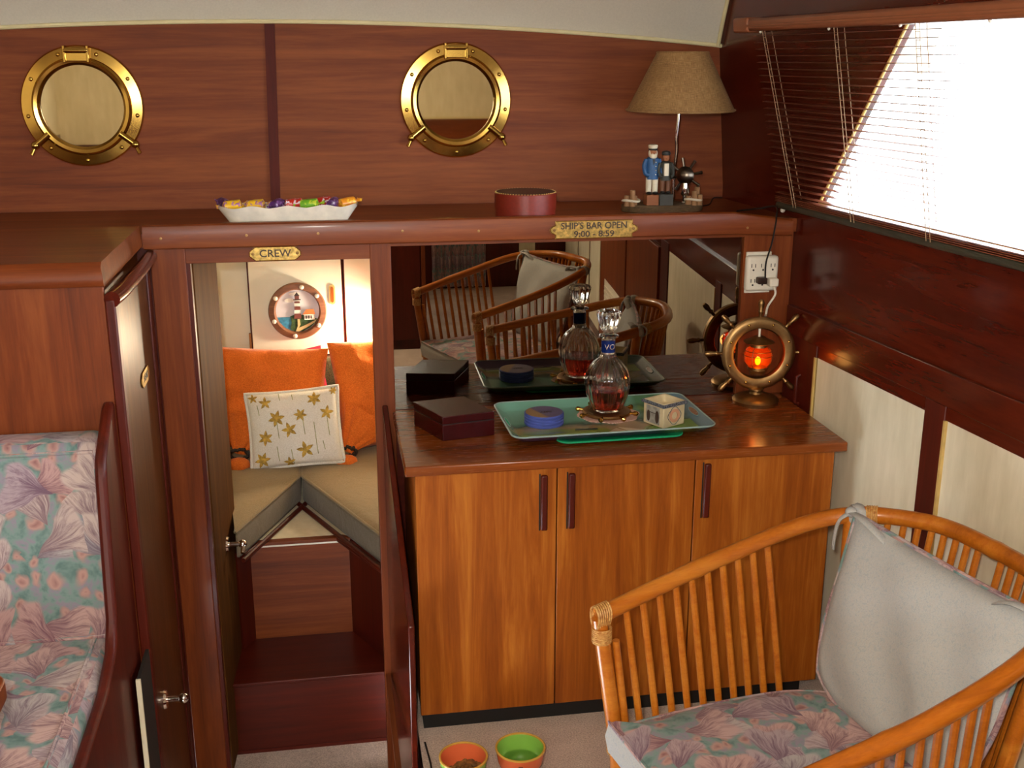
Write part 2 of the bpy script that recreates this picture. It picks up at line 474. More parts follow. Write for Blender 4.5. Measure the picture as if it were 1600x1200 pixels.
# ragged pile edge along the plinth
wellf = MB().box(-.50, .19, 1.72, 2.97, ZF - .04, ZF).box(-.98, .98, 2.97, 4.16, ZF - .04, ZF); struct(wellf.build('floor_sunken', carpet, smooth=False))
ws = MB(); ws.box(-.47, .174, 1.735, 1.75, ZF, -.002); ws.box(.174, .182, 1.75, 2.95, ZF, -.002)
struct(ws.build('trim_1', dmah_x, smooth=False))

# ceiling with a sloping cove above the bulkhead
def cz(X): return 1.757 - .036 * (X + .12) ** 2
def ceil_pt(u, v):
    X = XL + (1.9 - XL) * u
    if v < .35: k = v / .35; Y = YU + .001 - .241 * k; z = cz(X) - .010 + (ZC - cz(X)) * sin(k * pi / 2) ** 1.0 * 1.0
    else: k = (v - .35) / .65; Y = YU - .24 + (YA - YU + .24) * k; z = ZC
    return Vector((X, Y, z))
cm = MB().grid(ceil_pt, 30, 30)
n0 = len(cm.v); cm.grid(lambda u, v: ceil_pt(u, v) + Vector((0, .0, .05)), 30, 30)
struct(cm.build('ceiling', ceil_m))
pp = [Vector((X, YU - .012, cz(X) - .006)) for X in [XL + (1.236 - XL) * i / 40 for i in range(41)]]
struct(MB().tube(pp, .006, 8).build('trim_2', piping_m))
pe = [W(YU - .015 - .24 * t, cz(1.24) - .004 + (ZC - cz(1.24)) * sin(t * pi / 2), .012) for t in [i / 12 for i in range(13)]]
struct(MB().tube(pe, .006, 8).build('trim_3', piping_m))

# upper bulkhead: two wide veneer panels and a cover strip
wf = struct(MB().box(XL, -.1285, YU, YU + .02, 1.16, ZC).build('wall_front', mah_wall, smooth=False))
MB().box(-.1285, 1.30, YU, YU + .02, 1.16, ZC).build('panel', mah_wall, wf, smooth=False)
MB().hexa([(-.157, YU - .010, 1.22), (-.129, YU - .010, 1.22), (-.129, YU, 1.22), (-.157, YU, 1.22),
           (-.145, YU - .010, 1.75), (-.117, YU - .010, 1.75), (-.117, YU, 1.75), (-.145, YU, 1.75)]).build('cover_strip', dmah_sat, wf, smooth=False)

# lower bulkhead framing
lb = struct(MB().box(-.445, -.358, YB, YB + .035, ZF, 1.19).build('wall_bulkhead', mah_z, bevel=.002))
MB().box(-.358, .111, YB, YB + .035, 1.145, 1.19).build('door_header', mah_x, lb, bevel=.0015)
MB().box(.111, .166, YB, YB + .035, ZF, 1.19).build('door_stile', mah_z, lb, bevel=.002)
MB().box(.166, 1.30, YM + .006, YM + .03, .02, 1.19).build('back_panel', dmah_x, lb, smooth=False)
MB().box(.166, 1.145, YB + .002, YM + .006, 1.176, 1.19).build('mirror_header', mah_x, lb)
MB().hexa([(1.143, YB + .004, .72), (WX(YB), YB + .004, .72), (WX(YB + .016), YB + .022, .72), (1.143, YB + .022, .72),
           (1.143, YB + .004, 1.19), (WX(YB), YB + .004, 1.19), (WX(YB + .016), YB + .022, 1.19), (1.143, YB + .022, 1.19)]).build('outlet_post', mah_z, lb, smooth=False)
# port side behind the locker
MB().box(XL, -.445, YB + .01, YB + .035, ZF, 1.19).build('bulkhead_panel', dmah_z, lb, smooth=False)

# shelf on top of the lower bulkhead with its moulded fiddle rail
sh = struct(MB().hexa([(XL, YB - .012, 1.19), (WX(YB), YB - .012, 1.19), (WX(YU), YU, 1.19), (XL, YU, 1.19),
                       (XL, YB - .012, 1.226), (WX(YB), YB - .012, 1.226), (WX(YU), YU, 1.226), (XL, YU, 1.226)]).build('trim_4', mah_x, smooth=False))
prof = [(0, 1.186), (-.016, 1.186), (-.020, 1.189), (-.021, 1.197), (-.0205, 1.235), (-.018, 1.244), (-.012, 1.248), (.008, 1.248), (.012, 1.240), (.012, 1.226), (0, 1.226)]
def fid(X0, X1, dz=0):
    b = MB(); n = len(prof)
    a = [Vector((X0, YB + y, z)) for y, z in prof]; c = [Vector((X1, YB + y, z - (dz if z > 1.21 else dz * .3))) for y, z in prof]
    b.add(a + c, [tuple(range(n)), tuple(range(n, 2 * n))[::-1]] + [(i, n + i, n + (i + 1) % n, (i + 1) % n) for i in range(n)])
    return b
fid(-.455, 1.10).build('fiddle_rail', mah_x, sh, sharp=16)
fid(1.10, 1.272, .024).build('fiddle_rail', mah_x, sh, sharp=16)
scr = MB().lathe([(0, .0022), (.0016, .0022), (.0034, .001), (.0036, 0)], n=12)
for px, py in [(251, 373), (385, 368), (497, 365), (629, 361), (748, 361), (1168, 356)]:
    p = onY(px, py, YB - .021)
    b = MB().lathe([(.0036, 0), (.0034, .0012), (.0014, .0016), (0, .0004)], p, 12, Matrix.Rotation(pi / 2, 3, 'X'))
    b.build('screw', brass_old, sh)

# big bar mirror
mr = MB().box(.167, 1.140, YM, YM + .005, .722, 1.177).build('bar_mirror', mirror_m, smooth=False)
tag(mr, 'wide plain wall mirror filling the bulkhead behind the bar counter', 'mirror')

# ------------------------------------------------------------------ starboard wall
def wq(Y0, Y1, z0, z1, o0, o1, b=None):
    b = b or MB()
    b.hexa([W(Y0, z0, o0), W(Y1, z0, o0), W(Y1, z0, o1), W(Y0, z0, o1), W(Y0, z1, o0), W(Y1, z1, o0), W(Y1, z1, o1), W(Y0, z1, o1)])
    return b
wr = struct(wq(YA, 3.45, -.02, 1.262, -.03, 0).build('wall_right', dmah_y, smooth=False))
def wpoly(pts, o0, o1, b=None):
    b = b or MB(); n = len(pts)
    a = [W(y, z, o0) for y, z in pts]; c = [W(y, z, o1) for y, z in pts]
    return b.add(a + c, [tuple(range(n)), tuple(range(n, 2 * n))[::-1]] + [(i, n + i, n + (i + 1) % n, (i + 1) % n) for i in range(n)])
WIN_F0, WIN_F1, WIN_A, WB, WT = 2.835, 2.43, .45, 1.275, 1.745
wpoly([(3.45, 1.262), (3.45, 2.0), (WIN_F1, 2.0), (WIN_F1, WT), (WIN_F0, WB), (WIN_F0, 1.262)], -.03, 0).build('upper_panel', dmah_y, wr, smooth=False)
wpoly([(WIN_F1, WT), (WIN_F1, 2.0), (YA, 2.0), (YA, WT)], -.03, 0).build('upper_panel', dmah_y, wr, smooth=False)
wpoly([(WIN_A, 1.262), (WIN_A, WT), (YA, WT), (YA, 1.262)], -.03, 0).build('upper_panel', dmah_y, wr, smooth=False)
wpoly([(WIN_F0, 1.262), (WIN_F0, WB), (WIN_A, WB), (WIN_A, 1.262)], -.03, 0).build('sill', dmah_y, wr, smooth=False)
# rail board, panels, stiles
wq(-.55, 2.93, .905, .984, 0, .012).build('rail_board', dmah_y, wr, bevel=.002)
wq(-.55, 2.80, .872, .905, 0, .006).build('rail_trim_board', dmah_y, wr)  # dark wooden trim under the rail board
wq(2.268, 2.757, .06, .872, 0, .004).build('cream_panel', cream, wr, smooth=False)
wq(1.39, 2.194, .06, .872, 0, .004).build('cream_panel', cream, wr, smooth=False)
for a, b_ in ((2.194, 2.268), (2.757, 2.93), (1.24, 1.39)):
    wq(a, b_, .0, .905, 0, .010).build('stile', dmah_z, wr, bevel=.002)
wq(2.757, 2.763, .06, .872, .004, .013).build('panel_bead', gold_edge, wr)
wq(2.188, 2.194, .06, .872, .004, .012).build('panel_bead', gold_edge, wr)
wq(-.55, 2.93, 0, .06, 0, .012).build('skirting', dmah_y, wr)
# aft of the chairs: louvred locker doors and cream panels (seen in the bar mirror)
for k, (a, b_) in enumerate(((.44, 1.22), (-.42, .40))):
    d = wq(a, b_, .08, .86, .0, .018).build('locker_door', mah_z, wr, bevel=.003)
    wq(a + .18, b_ - .14, .18, .44, .018, .021).build('vent_plate', white_pl, d, bevel=.001)
    for j in range(8): wq(a + .21, b_ - .17, .205 + j * .027, .219 + j * .027, .021, .027).build('louvre', white_pl, d)
for a, b_ in ((-.95, -.55), (-1.5, -1.02), (-2.25, -1.57)):
    wq(a, b_, .06, 1.15, 0, .004).build('cream_panel', cream, wr, smooth=False)

# window pane, frame bead
w1 = struct(wpoly([(WIN_F0 - .012, WB + .004), (WIN_F1 - .012, WT), (WIN_A, WT), (WIN_A, WB + .004)], -.022, -.018).build('window_1', pane_m, smooth=False))
bd = MB().tube([W(WIN_F0 - .006, WB, -.006), W(WIN_F1 - .006, WT, -.006)], .004, 8); bd.build('window_bead', gold_edge, w1)
MB().tube([W(WIN_F0 - .01, WB + .004, -.006), W(WIN_A, WB + .004, -.006)], .005, 8).build('window_bead', gold_edge, w1)

# aft wall, port wall, roof closing
AW0, AW1, AZ0, AZ1 = -1.2, .62, 1.36, 1.86          # unseen aft window, added to let in daylight as frontal fill
wa = struct(MB().box(XL, 1.9, YA - .03, YA, -.05, 1.02).build('wall_back', dmah_z, smooth=False))
MB().box(AW0, 1.9, YA - .03, YA, 1.02, 1.20).build('wood_upper_panel', mah_x, wa, smooth=False)
MB().box(XL, AW0, YA - .03, YA, 1.02, 2.03).build('cream_upper_panel', cream, wa, smooth=False)
MB().box(AW1, 1.9, YA - .03, YA, 1.20, 2.03).build('cream_upper_panel', cream, wa, smooth=False)
MB().box(AW0, AW1, YA - .03, YA, 1.20, AZ0).build('cream_upper_panel', cream, wa, smooth=False)
MB().box(AW0, AW1, YA - .03, YA, AZ1, 2.03).build('cream_upper_panel', cream, wa, smooth=False)
MB().box(AW1, 1.9, YA, YA + .012, 1.19, 1.205).build('cap_strip', piping_m, wa, smooth=False)
w2 = struct(MB().box(AW0, AW1, YA - .02, YA - .014, AZ0, AZ1).build('fill_window', pane_m, smooth=False))
for bx_ in ((AW0 - .03, AW1 + .03, AZ0 - .03, AZ0), (AW0 - .03, AW1 + .03, AZ1, AZ1 + .03), (AW0 - .03, AW0, AZ0, AZ1), (AW1, AW1 + .03, AZ0, AZ1)):
    MB().box(bx_[0], bx_[1], YA, YA + .015, bx_[2], bx_[3]).build('fill_window_frame', dmah_x, w2, bevel=.003)
wl = struct(MB().box(XL - .03, XL, YA, YU, -.5, 1.1).build('wall_left', dmah_y, smooth=False))
MB().box(XL - .03, XL, YA, YU, 1.1, 2.03).build('cream_upper_panel', cream, wl, smooth=False)

# ------------------------------------------------------------------ fore cabin
YC = 4.12
fc = struct(MB().box(-.95, .95, YC, YC + .03, ZF, 1.2).build('wall_fore_cabin', cabin_white, smooth=False))
MB().hexa([(-.95, YB + .035, ZF), (-.92, YB + .035, ZF), (-.62, YC, ZF), (-.65, YC, ZF), (-.95, YB + .035, 1.19), (-.92, YB + .035, 1.19), (-.62, YC, 1.19), (-.65, YC, 1.19)]).build('side_lining', cabin_white, fc, smooth=False)
MB().hexa([(.92, YB + .035, ZF), (.95, YB + .035, ZF), (.65, YC, ZF), (.62, YC, ZF), (.92, YB + .035, 1.19), (.95, YB + .035, 1.19), (.65, YC, 1.19), (.62, YC, 1.19)]).build('side_lining', cabin_white, fc, smooth=False)
MB().box(-.95, .95, YU - .01, YC + .03, 1.17, 1.19).build('deckhead', cabin_white, fc, smooth=False)
# steps
YR1, YR2 = 3.10, 3.36
zt = onY(500, 1055, YR1).z
st = struct(MB().box(-.47, .4, YR1, YR1 + .018, ZF, zt - .008).build('trim_5', dmah_x, smooth=False))
MB().box(-.47, .4, YR1 - .012, YR2 + .03, zt - .012, zt).build('tread', dmah_x, st, bevel=.003)
ze = onY(470, 843, YR2).z
MB().box(-.47, .06, YR2, YR2 + .018, zt, ze - .016).build('riser', mah_x, st, smooth=False)
MB().box(-.47, .07, YR2 - .006, YR2 + .02, ze - .012, ze).build('riser_cap', mah_x, st, bevel=.002)
MB().box(-.47, .07, YR2 - .003, YR2 + .018, ze - .018, ze - .012).build('white_strip', white_pl, st, smooth=False)
MB().box(-.47, .4, YR1 - .004, YR1, ZF, ZF + .012).build('skirting', dmah_x, st)

# cushions of the V berth on their plinth
zb, ztp = ze + .005, ze + .105
apex = onZ(470, 744, ztp)
ax, ay = apex.x, apex.y
Ln = onZ(362, 836, ztp); Rn = onZ(594, 836, ztp)
def berth(sg, nx, ny, lab):
    # polygon in plan: apex, near end along the V edge, then outboard and back
    e = Vector((nx - ax, ny - ay, 0)); e2 = e * min(1.25, (ay - 3.0) / max(.01, ay - ny))
    px = [(ax + sg * .004, ay), (ax + e2.x, ay + e2.y), (sg * .80, ay + e2.y), (sg * .58, YC - .03), (ax + sg * .004, YC - .03)]
    if sg < 0:      # cut short beside the opened door
        e2 = e * min(1.0, (-.312 - ax) / e.x)
        px = [(ax - .004, ay), (ax + e2.x, ay + e2.y), (ax + e2.x, 3.40), (-.70, 3.40), (-.58, YC - .03), (ax - .004, YC - .03)]
    NP = len(px)
    t = thing('berth_cushion', lab, 'cushion', (ax + sg * .3, ay, zb), group='tan cushions of the forward berth')
    m = MB(); ins = .012
    m.prism([(x, y, zb) for x, y in px], (0, 0, ztp - zb)); m.build('side_cover', grey_side, t, bevel=.015)
    cx = sum(p[0] for p in px) / NP; cy = sum(p[1] for p in px) / NP
    top = MB(); rings = []
    for k, (s, dz) in enumerate(((1.0, 0), (.985, .006), (.9, .014), (.5, .018), (0.0, .018))):
        rings.append([(cx + (x - cx) * s, cy + (y - cy) * s, ztp - .001 + dz) for x, y in px])
    for k in range(4):
        a, b = rings[k], rings[k + 1]
        for i in range(NP):
            j = (i + 1) % NP; top.add([a[i], a[j], b[j], b[i]], [(0, 1, 2, 3)])
    top.build('top_cover', tan_m, t)
    pth = [Vector((x, y, ztp)) for x, y in px]
    MB().tube([p + Vector((0, 0, .0)) for p in pth], .005, 8, closed=True).build('piping', tan_m, t)
    return t
berth(-1, Ln.x, Ln.y, 'tan canvas berth cushion at left of the V in the forward cabin')
berth(1, Rn.x, Rn.y, 'tan canvas berth cushion at right of the V in the forward cabin')
pb = MB()
pb.prism([(-.86, ay - .62, zb - .03), (Ln.x - .05, YR2 - .1, zb - .03), (-.47, YR2 + .02, zb - .03), (.07, YR2 + .02, zb - .03), (ax, ay, zb - .03), (-.6, YC, zb - .03)], (0, 0, .025))
plinth = struct(MB().prism([(-.62, YC, zb - .03), (-.72, 3.39, zb - .03), (-.31, 3.39, zb - .03), (ax - .13, YR2 + .02, zb - .03), (ax + .13, YR2 + .02, zb - .03), (.47, 3.0, zb - .03), (.9, 3.0, zb - .03), (.62, YC, zb - .03)], (0, 0, .026)).build('trim_6', cream, smooth=False))
for sg, nn in ((-1, Ln), (1, Rn)):
    a = Vector((ax, ay, zb + .004)); b = Vector((nn.x, nn.y, zb + .004))
    d = (b - a); o = Vector((-sg * .012, -.012, 0)); b2 = a + d * (1.22 if sg > 0 else min(1.0, (-.305 - a.x) / d.x))
    MB().tube([a + o, b2 + o], .008, 8).build('berth_edge', dmah_x, plinth)
# berth fronts: boards with a moulded lip that come toward the doorway
for sg, pts in ((-1, [(404, 852), (366, 878)]), (1, [(530, 842), (595, 889)])):
    a, b = (onZ(*p, zb - .012) for p in pts); d = b - a; b = a + d * (1.5 if sg > 0 else min(1.5, (-.300 - a.x) / d.x))
    MB().tube([a, b], .011, 10).build('berth_lip', dmah_x, plinth)
    off = Vector((sg * .02, .02, 0))
    MB().prism([a + off, b + off, b + off + Vector((0, 0, -.58)), a + off + Vector((0, 0, -.58))], Vector((sg * .015, .012, 0))).build('berth_front', dmah_z, plinth, smooth=False)

# cream locker door with slot pull
def cp(px, py, Y=YC): return onY(px, py, Y)
dl, dr, dtp, dbt = cp(392, 480).x, cp(535, 480).x, 1.15, cp(465, 553).z
dcab = struct(MB().box(dl, dr, YC - .022, YC - .002, dbt, dtp).build('door_3', cabin_white, bevel=.002))
MB().box(dl - .006, dr + .008, YC - .012, YC - .001, dbt - .008, dtp + .01).build('door_edge', dmah_z, dcab, smooth=False)
sl = cp(519, 460, YC - .022)
b = MB(); pr_ = []
for k in range(24):
    a = 2 * pi * k / 24; pr_.append((sl.x + .011 * cos(a), YC - .0225, sl.z + .011 * sin(a) + (.026 if sin(a) > 0 else -.026)))
b.prism(pr_, (0, -.004, 0)); pull = b.build('slot_pull', gold_edge, dcab)
MB().prism([(x * .5 + sl.x * .5, YC - .0268, sl.z + (z - sl.z) * .8) for x, _, z in pr_], (0, -.001, 0)).build('slot', teak_z, pull)
MB().box(dl - .012, dl - .004, YC - .026, YC - .01, dbt + .03, dbt + .09).build('hinge', brass_old, dcab)
# narrow vertical strip to the right
MB().box(dr + .004, dr + .012, YC - .012, YC - .001, dbt - .05, dtp).build('panel_joint', dmah_z, fc, smooth=False)

# tweed backrest behind the pillows
bk = MB().box(-.56, .56, YC - .052, YC - .026, ztp + .02, dbt - .008).build('backrest_bolster', tweed, bevel=.015)
tag(bk, 'dark olive tweed backrest strip behind the orange pillows', 'backrest')

# interior door, hinged at the port jamb, opened into the cabin
dn = Vector((-.345, YB + .04, 0)); dfar = onY(338, 412, 3.36); df = Vector((dfar.x, 3.36, 0))
dd = (df - dn).normalized(); dp = Vector((-dd.y, dd.x, 0))
d1 = MB().hexa([dn + Vector((0, 0, ZF + .02)), df + Vector((0, 0, ZF + .02)), df + dp * .022 + Vector((0, 0, ZF + .02)), dn + dp * .022 + Vector((0, 0, ZF + .02)),
                dn + Vector((0, 0, 1.16)), df + Vector((0, 0, 1.16)), df + dp * .022 + Vector((0, 0, 1.16)), dn + dp * .022 + Vector((0, 0, 1.16))])
satin_door = wood('satin_door_wood', rgb(62, 34, 12), rgb(86, 52, 20), rgb(106, 68, 30), axis='z', rough=.7, coat=0, off=9)
satin_door.node_tree.nodes['Principled BSDF'].inputs['Specular IOR Level'].default_value = .06
door1 = struct(d1.build('door_1', satin_door, bevel=.002))
def lever(parent, p, n, side):
    n = n.normalized(); b = MB()
    b.tube([p, p + n * .006], [.024, .022], 20); b.tube([p, p + n * .042], .007, 12)
    b.ball(p + n * .046, (.013, .013, .013)); b.tube([p + n * .046, p + n * .048 + Vector((0, 0, -.012)) + side * .012, p + n * .047 + Vector((0, 0, -.02)) + side * .022], [.009, .008, .006], 10)
    return b.build('handle', chrome, parent)
KY = 3.17
kp = Vector((dn.x + (df.x - dn.x) * (KY - dn.y) / (df.y - dn.y), KY, onY(366, 850, KY).z))
lever(door1, kp, -dp, -dd)
for z in (.86, .30):
    MB().box(-.362, -.349, YB + .01, YB + .034, z - .04, z + .04).build('hinge', brass_old, door1)
# door stop / inner frame lining
MB().box(-.358, -.348, YB + .005, YB + .035, ZF, 1.146).build('jamb_lining', dmah_z, lb, smooth=False)

# sloped side board between the steps and the bar cabinet
q0, q1, q2 = onY(606, 632, YB), onY(648, 980, 2.44), onY(657, 1200, 2.44)
sb = MB().hexa([(q0.x, YB - .002, ZF), (q1.x, 2.44, ZF), (q1.x - .016, 2.44, ZF), (q0.x - .016, YB - .002, ZF),
                (q0.x, YB - .002, q0.z), (q1.x, 2.44, q1.z), (q1.x - .016, 2.44, q1.z), (q0.x - .016, YB - .002, q0.z)]).build('step_side_board', dmah_y, bevel=.003)
tag(sb, 'sloping mahogany guard board beside the steps, against the bar cabinet', 'board')
MB().box(.113, .127, 2.44, YB - .004, -.10, -.082).build('cleat', mah_y, sb)

# ------------------------------------------------------------------ port locker with head door
ZL = 1.246
lk = thing('hanging_locker', 'tall mahogany locker with a thick moulded top ledge behind the floral settee', 'cabinet', (-1.1, 2.6, ZF))
MB().box(XL + .01, -.475, 2.412, YB - .005, ZF, 1.19).build('body', mah_z, lk, smooth=False)
MB().box(XL + .01, -.462, 2.400, 2.412, ZF, 1.20).build('front_panel', mah_z, lk, bevel=.002)
lp = [(2.398 - .006, 1.196), (2.398 - .012, 1.204), (2.398 - .012, 1.214), (2.398 - .004, 1.236), (2.398 + .008, 1.246), (YB - .012, 1.246), (YB - .012, 1.196)]
b = MB(); n = len(lp)
b.add([(XL + .01, y, z) for y, z in lp] + [(-.458 - (.0 if z < 1.22 else .004), y, z) for y, z in lp], [tuple(range(n)), tuple(range(n, 2 * n))[::-1]] + [(i, n + i, n + (i + 1) % n, (i + 1) % n) for i in range(n)])
b.build('top_ledge', mah_x, lk)
MB().box(-.4618, -.440, 2.394, 2.428, ZF, 1.168).build('corner_post', dmah_z, lk, bevel=.004)
hr = spline([(-.446, 2.395, 1.168), (-.440, 2.5, 1.168), (-.440, 2.75, 1.168), (-.442, 2.93, 1.168)], 6)
MB().tube(hr, .017, 12, flat=1.0).build('rounded_rail', dmah_y, lk)
MB().box(-.470, -.448, YB - .045, YB - .003, ZF, 1.16).build('rear_post', dmah_z, lk, bevel=.003)
head_door_m = wood('head_door_wood', rgb(46, 20, 8), rgb(80, 44, 18), rgb(112, 72, 32), axis='z', rough=.35, coat=.1, off=4.4)
d2 = struct(MB().box(-.470, -.452, 2.432, YB - .05, ZF + .03, 1.15).build('door_2', head_door_m, bevel=.002))
def plaque_shape(w, h, c=.22, n=6):
    """notched name plate outline, centred"""
    w2, h2 = w / 2, h / 2; k = h * c
    return [(-w2 + 2 * k, -h2), (w2 - 2 * k, -h2), (w2 - k, -h2 + k * .7), (w2, -h2 + 1.6 * k), (w2, h2 - 1.6 * k), (w2 - k, h2 - k * .7), (w2 - 2 * k, h2), (-w2 + 2 * k, h2), (-w2 + k, h2 - k * .7), (-w2, h2 - 1.6 * k), (-w2, -h2 + 1.6 * k), (-w2 + k, -h2 + k * .7)]
def side_plate(M, w, h, parent):
    b = MB(); b.prism([M @ Vector((x, y, 0)) for x, y in plaque_shape(w, h)], (M.to_3x3() @ Vector((0, 0, 1))) * .003)
    o = b.build('name_plate', brass_sign, parent)
    return o
pc = onX(226, 588, -.451)
MP = frame(pc, (0, 1, 0), (0, 0, 1), (1, 0, 0))
npl = side_plate(MP, .115, .036, d2)
text_mesh('HEAD', .024, MP @ Matrix.Translation((0, 0, .0032)), .0006, 'lettering', engrave, npl, sx=1.0)
kz = onX(258, 1093, -.451)
lever(d2, Vector((-.452, kz.y, kz.z)), Vector((1, 0, 0)), Vector((0, 1, 0)))

# ------------------------------------------------------------------ window blind
bl = thing('venetian_blind', 'brown slatted venetian blind hanging over the bright window', 'blind', W(1.8, 1.26, .03))
BY0, BY1 = 3.12, .42
def hr_box(z0, z1, o0, o1, Y0=BY0, Y1=BY1): return wq(Y1, Y0, z0, z1, o0, o1)
hd = hr_box(1.722, 1.756, .010, .062, 3.17).build('headrail', rail_m, bl, bevel=.008)
wq(BY1, 3.17, 1.733, 1.739, .062, .066).build('rail_groove', rail_m, hd, bevel=.001)
wq(3.09, 3.178, 1.719, 1.759, .008, .0665).build('rail_end_cap', rail_m, hd, bevel=.006)
NS = 25
for i in range(NS):
    t = i / (NS - 1); z = 1.710 - t * (1.710 - 1.292); o = .036 - .016 * t
    a, b_ = BY0 - .03 + .0 * t - .09 * t, BY1
    m = MB(); ti = .0005
    p = []
    for (oo, dz) in ((-.0115, ti), (0, .0014), (.0115, -ti)):
        p.append((oo, dz))
    vs = []
    for Y in (b_, a):
        for oo, dz in p: vs.append(W(Y, z, o + oo) + Vector((0, 0, dz)))
    for Y in (b_, a):
        for oo, dz in p: vs.append(W(Y, z, o + oo) + Vector((0, 0, dz - .0007)))
    m.add(vs, [(0, 1, 4, 3), (1, 2, 5, 4), (6, 9, 10, 7), (7, 10, 11, 8), (0, 6, 7, 1), (1, 7, 8, 2), (3, 4, 10, 9), (4, 5, 11, 10), (0, 3, 9, 6), (2, 8, 11, 5)])
    m.build('slat', slat_m, bl)
for k in range(4):    # slats resting on the bottom rail
    z = 1.268 + k * .0045
    wq(BY1, BY0 - .125, z, z + .0016, .010, .036).build('slat', slat_m, bl)
MB().tube([W(BY1, 1.258, .026), W(BY0 - .13, 1.258, .026)], .0105, 12).build('bottom_rail', olive_tube, bl)
def ladder(Y0, Y1):
    m = MB()
    for o in (.014, -.014):
        pt = [W(Y0 + (Y1 - Y0) * t, 1.722 - t * (1.722 - 1.262), .036 + o - .014 * t) for t in (0, .25, .5, .75, 1)]
        m.tube(pt, .0011, 5)
    dy = .018
    pt = [W(Y0 - dy + (Y1 - Y0) * t, 1.722 - t * (1.722 - 1.262), .052 - .014 * t) for t in (0, .5, 1)]
    m.tube(pt, .0009, 5)
    for i in range(NS):
        t = (i + .5) / NS; Y = Y0 + (Y1 - Y0) * t; z = 1.716 - t * .42; o = .036 - .014 * t
        m.tube([W(Y, z - .003, o + .014), W(Y - dy, z - .003, o + .016)], .0007, 4)
    return m.build('ladder_cord', cord_m, bl)
ladder(3.03, 2.93 - .04); ladder(2.66, 2.60); ladder(2.33, 2.29); ladder(1.6, 1.58); ladder(.8, .79)
for Y in (2.985, ):
    MB().ball(W(Y, 1.268, .018), (.008, .008, .006)).ball(W(Y, 1.242, .016), (.007, .007, .007)).build('hold_down_clip', white_pl, bl)
for Y in (3.06, 2.7, 2.4, 2.1):
    MB().ball(W(Y, 1.720, .04), (.004, .004, .004), 8, 6).build('rail_clip', white_pl, bl)

# ------------------------------------------------------------------ outside
ow = MB().box(1.95, 40, -30, 40, -1.3, -1.28)
wtr = struct(ow.build('ground_water', pl('harbour_water', 120, 140, 140, .2), smooth=False))
tb = thing('moored_boat', 'sunlit white moored boat outside the window', 'boat', (6.4, 5.4, -1.28))
hullm = pl('white_gelcoat', 244, 244, 240, .3)
MB().hexa([(5.2, -2, -1.2), (8, -2, -1.2), (8, 7.5, -1.2), (5.6, 7.5, -1.2), (4.7, -2, .85), (8.3, -2, .85), (8.3, 8, .85), (5.0, 8, .85)]).build('hull', hullm, tb, bevel=.05)
MB().box(5.4, 8, -.5, 5.6, .85, 1.5).build('cabin', hullm, tb, bevel=.08)
wnd = pl('tinted_boat_window', 120, 150, 130, .2)
for k in range(4): MB().box(5.37, 5.41, 0 + k * 1.35, 1.1 + k * 1.35, 1.24, 1.36).build('cabin_window', wnd, tb, bevel=.02)
fd = onY(1550, 345, 3.6)
fd = MB().lathe([(0, 0), (.06, .02), (.09, .09), (.09, .36), (.06, .43), (.02, .46), (0, .46)], (4.62, 6.1, .45), 16)
tag(fd.build('fender', pl('blue_fender', 60, 120, 190, .35)), 'pale blue boat fender hanging outside the window', 'fender')

# ------------------------------------------------------------------ portholes
def porthole(px, py, lab, hinge_closed):
    c = onY(px, py, YU); Rr = .166
    t = thing('porthole_mirror', lab, 'mirror', (c.x, YU, c.z), group='brass porthole mirrors on the bulkhead')
    M3 = Matrix(((1, 0, 0), (0, 0, -1), (0, 1, 0)))   # local z -> -Y, local y -> z
    cc = (c.x, YU, c.z)
    MB().lathe([(.128, 0), (Rr, 0), (Rr, .006), (Rr - .004, .011), (.135, .014), (.130, .010)], cc, 64, M3, closed=True).build('outer_flange', brass, t)
    MB().lathe([(.113, 0), (.133, 0), (.133, .018), (.128, .024), (.119, .022), (.112, .012)], cc, 64, M3, closed=True).build('inner_ring', brass, t)
    MB().lathe([(0, .003), (.114, .003), (.114, .007), (0, .007)], cc, 48, M3).build('mirror_glass', port_m, t)
    for k in range(9):
        a = R(-90 + k * 40)
        p = Vector((c.x + .149 * cos(a), YU - .012, c.z + .149 * sin(a)))
        MB().ball(p, (.006, .005, .006), 10, 6).build('screw', brass, t)
    h = MB()
    h.box(c.x - .029, c.x + .029, YU - .03, YU - .008, c.z + .122, c.z + .156)
    h.tube([(c.x - .033, YU - .026, c.z + .151), (c.x + .033, YU - .026, c.z + .151)], .0085, 12)
    for s_ in (-1, 1): h.box(c.x + s_ * .031 - .004, c.x + s_ * .031 + .004, YU - .033, YU - .005, c.z + .118, c.z + .164)
    h.build('hinge', brass, t, bevel=.002)
    for ang in (-142, -38):
        a = R(ang); e = Vector((cos(a), 0, sin(a))); q = Vector((c.x, YU - .02, c.z))
        d = MB().cyl(q + e * .122 + Vector((0, 0, 0)), q + e * .168, .0095, .0095, 12)
        d.ball(q + e * .172, (.012, .012, .012), 12, 8)
        tl = Vector((cos(a) * .5, -.2, -.8)).normalized()
        d.cyl(q + e * .170, q + e * .170 + tl * .030, .0045, .006, 10)
        d.build('dog_clamp', brass, t)
porthole(130, 166, 'round brass porthole mirror at left, above the settee locker', True)
porthole(712, 157, 'round brass porthole mirror between the candy dish and the lamp', False)

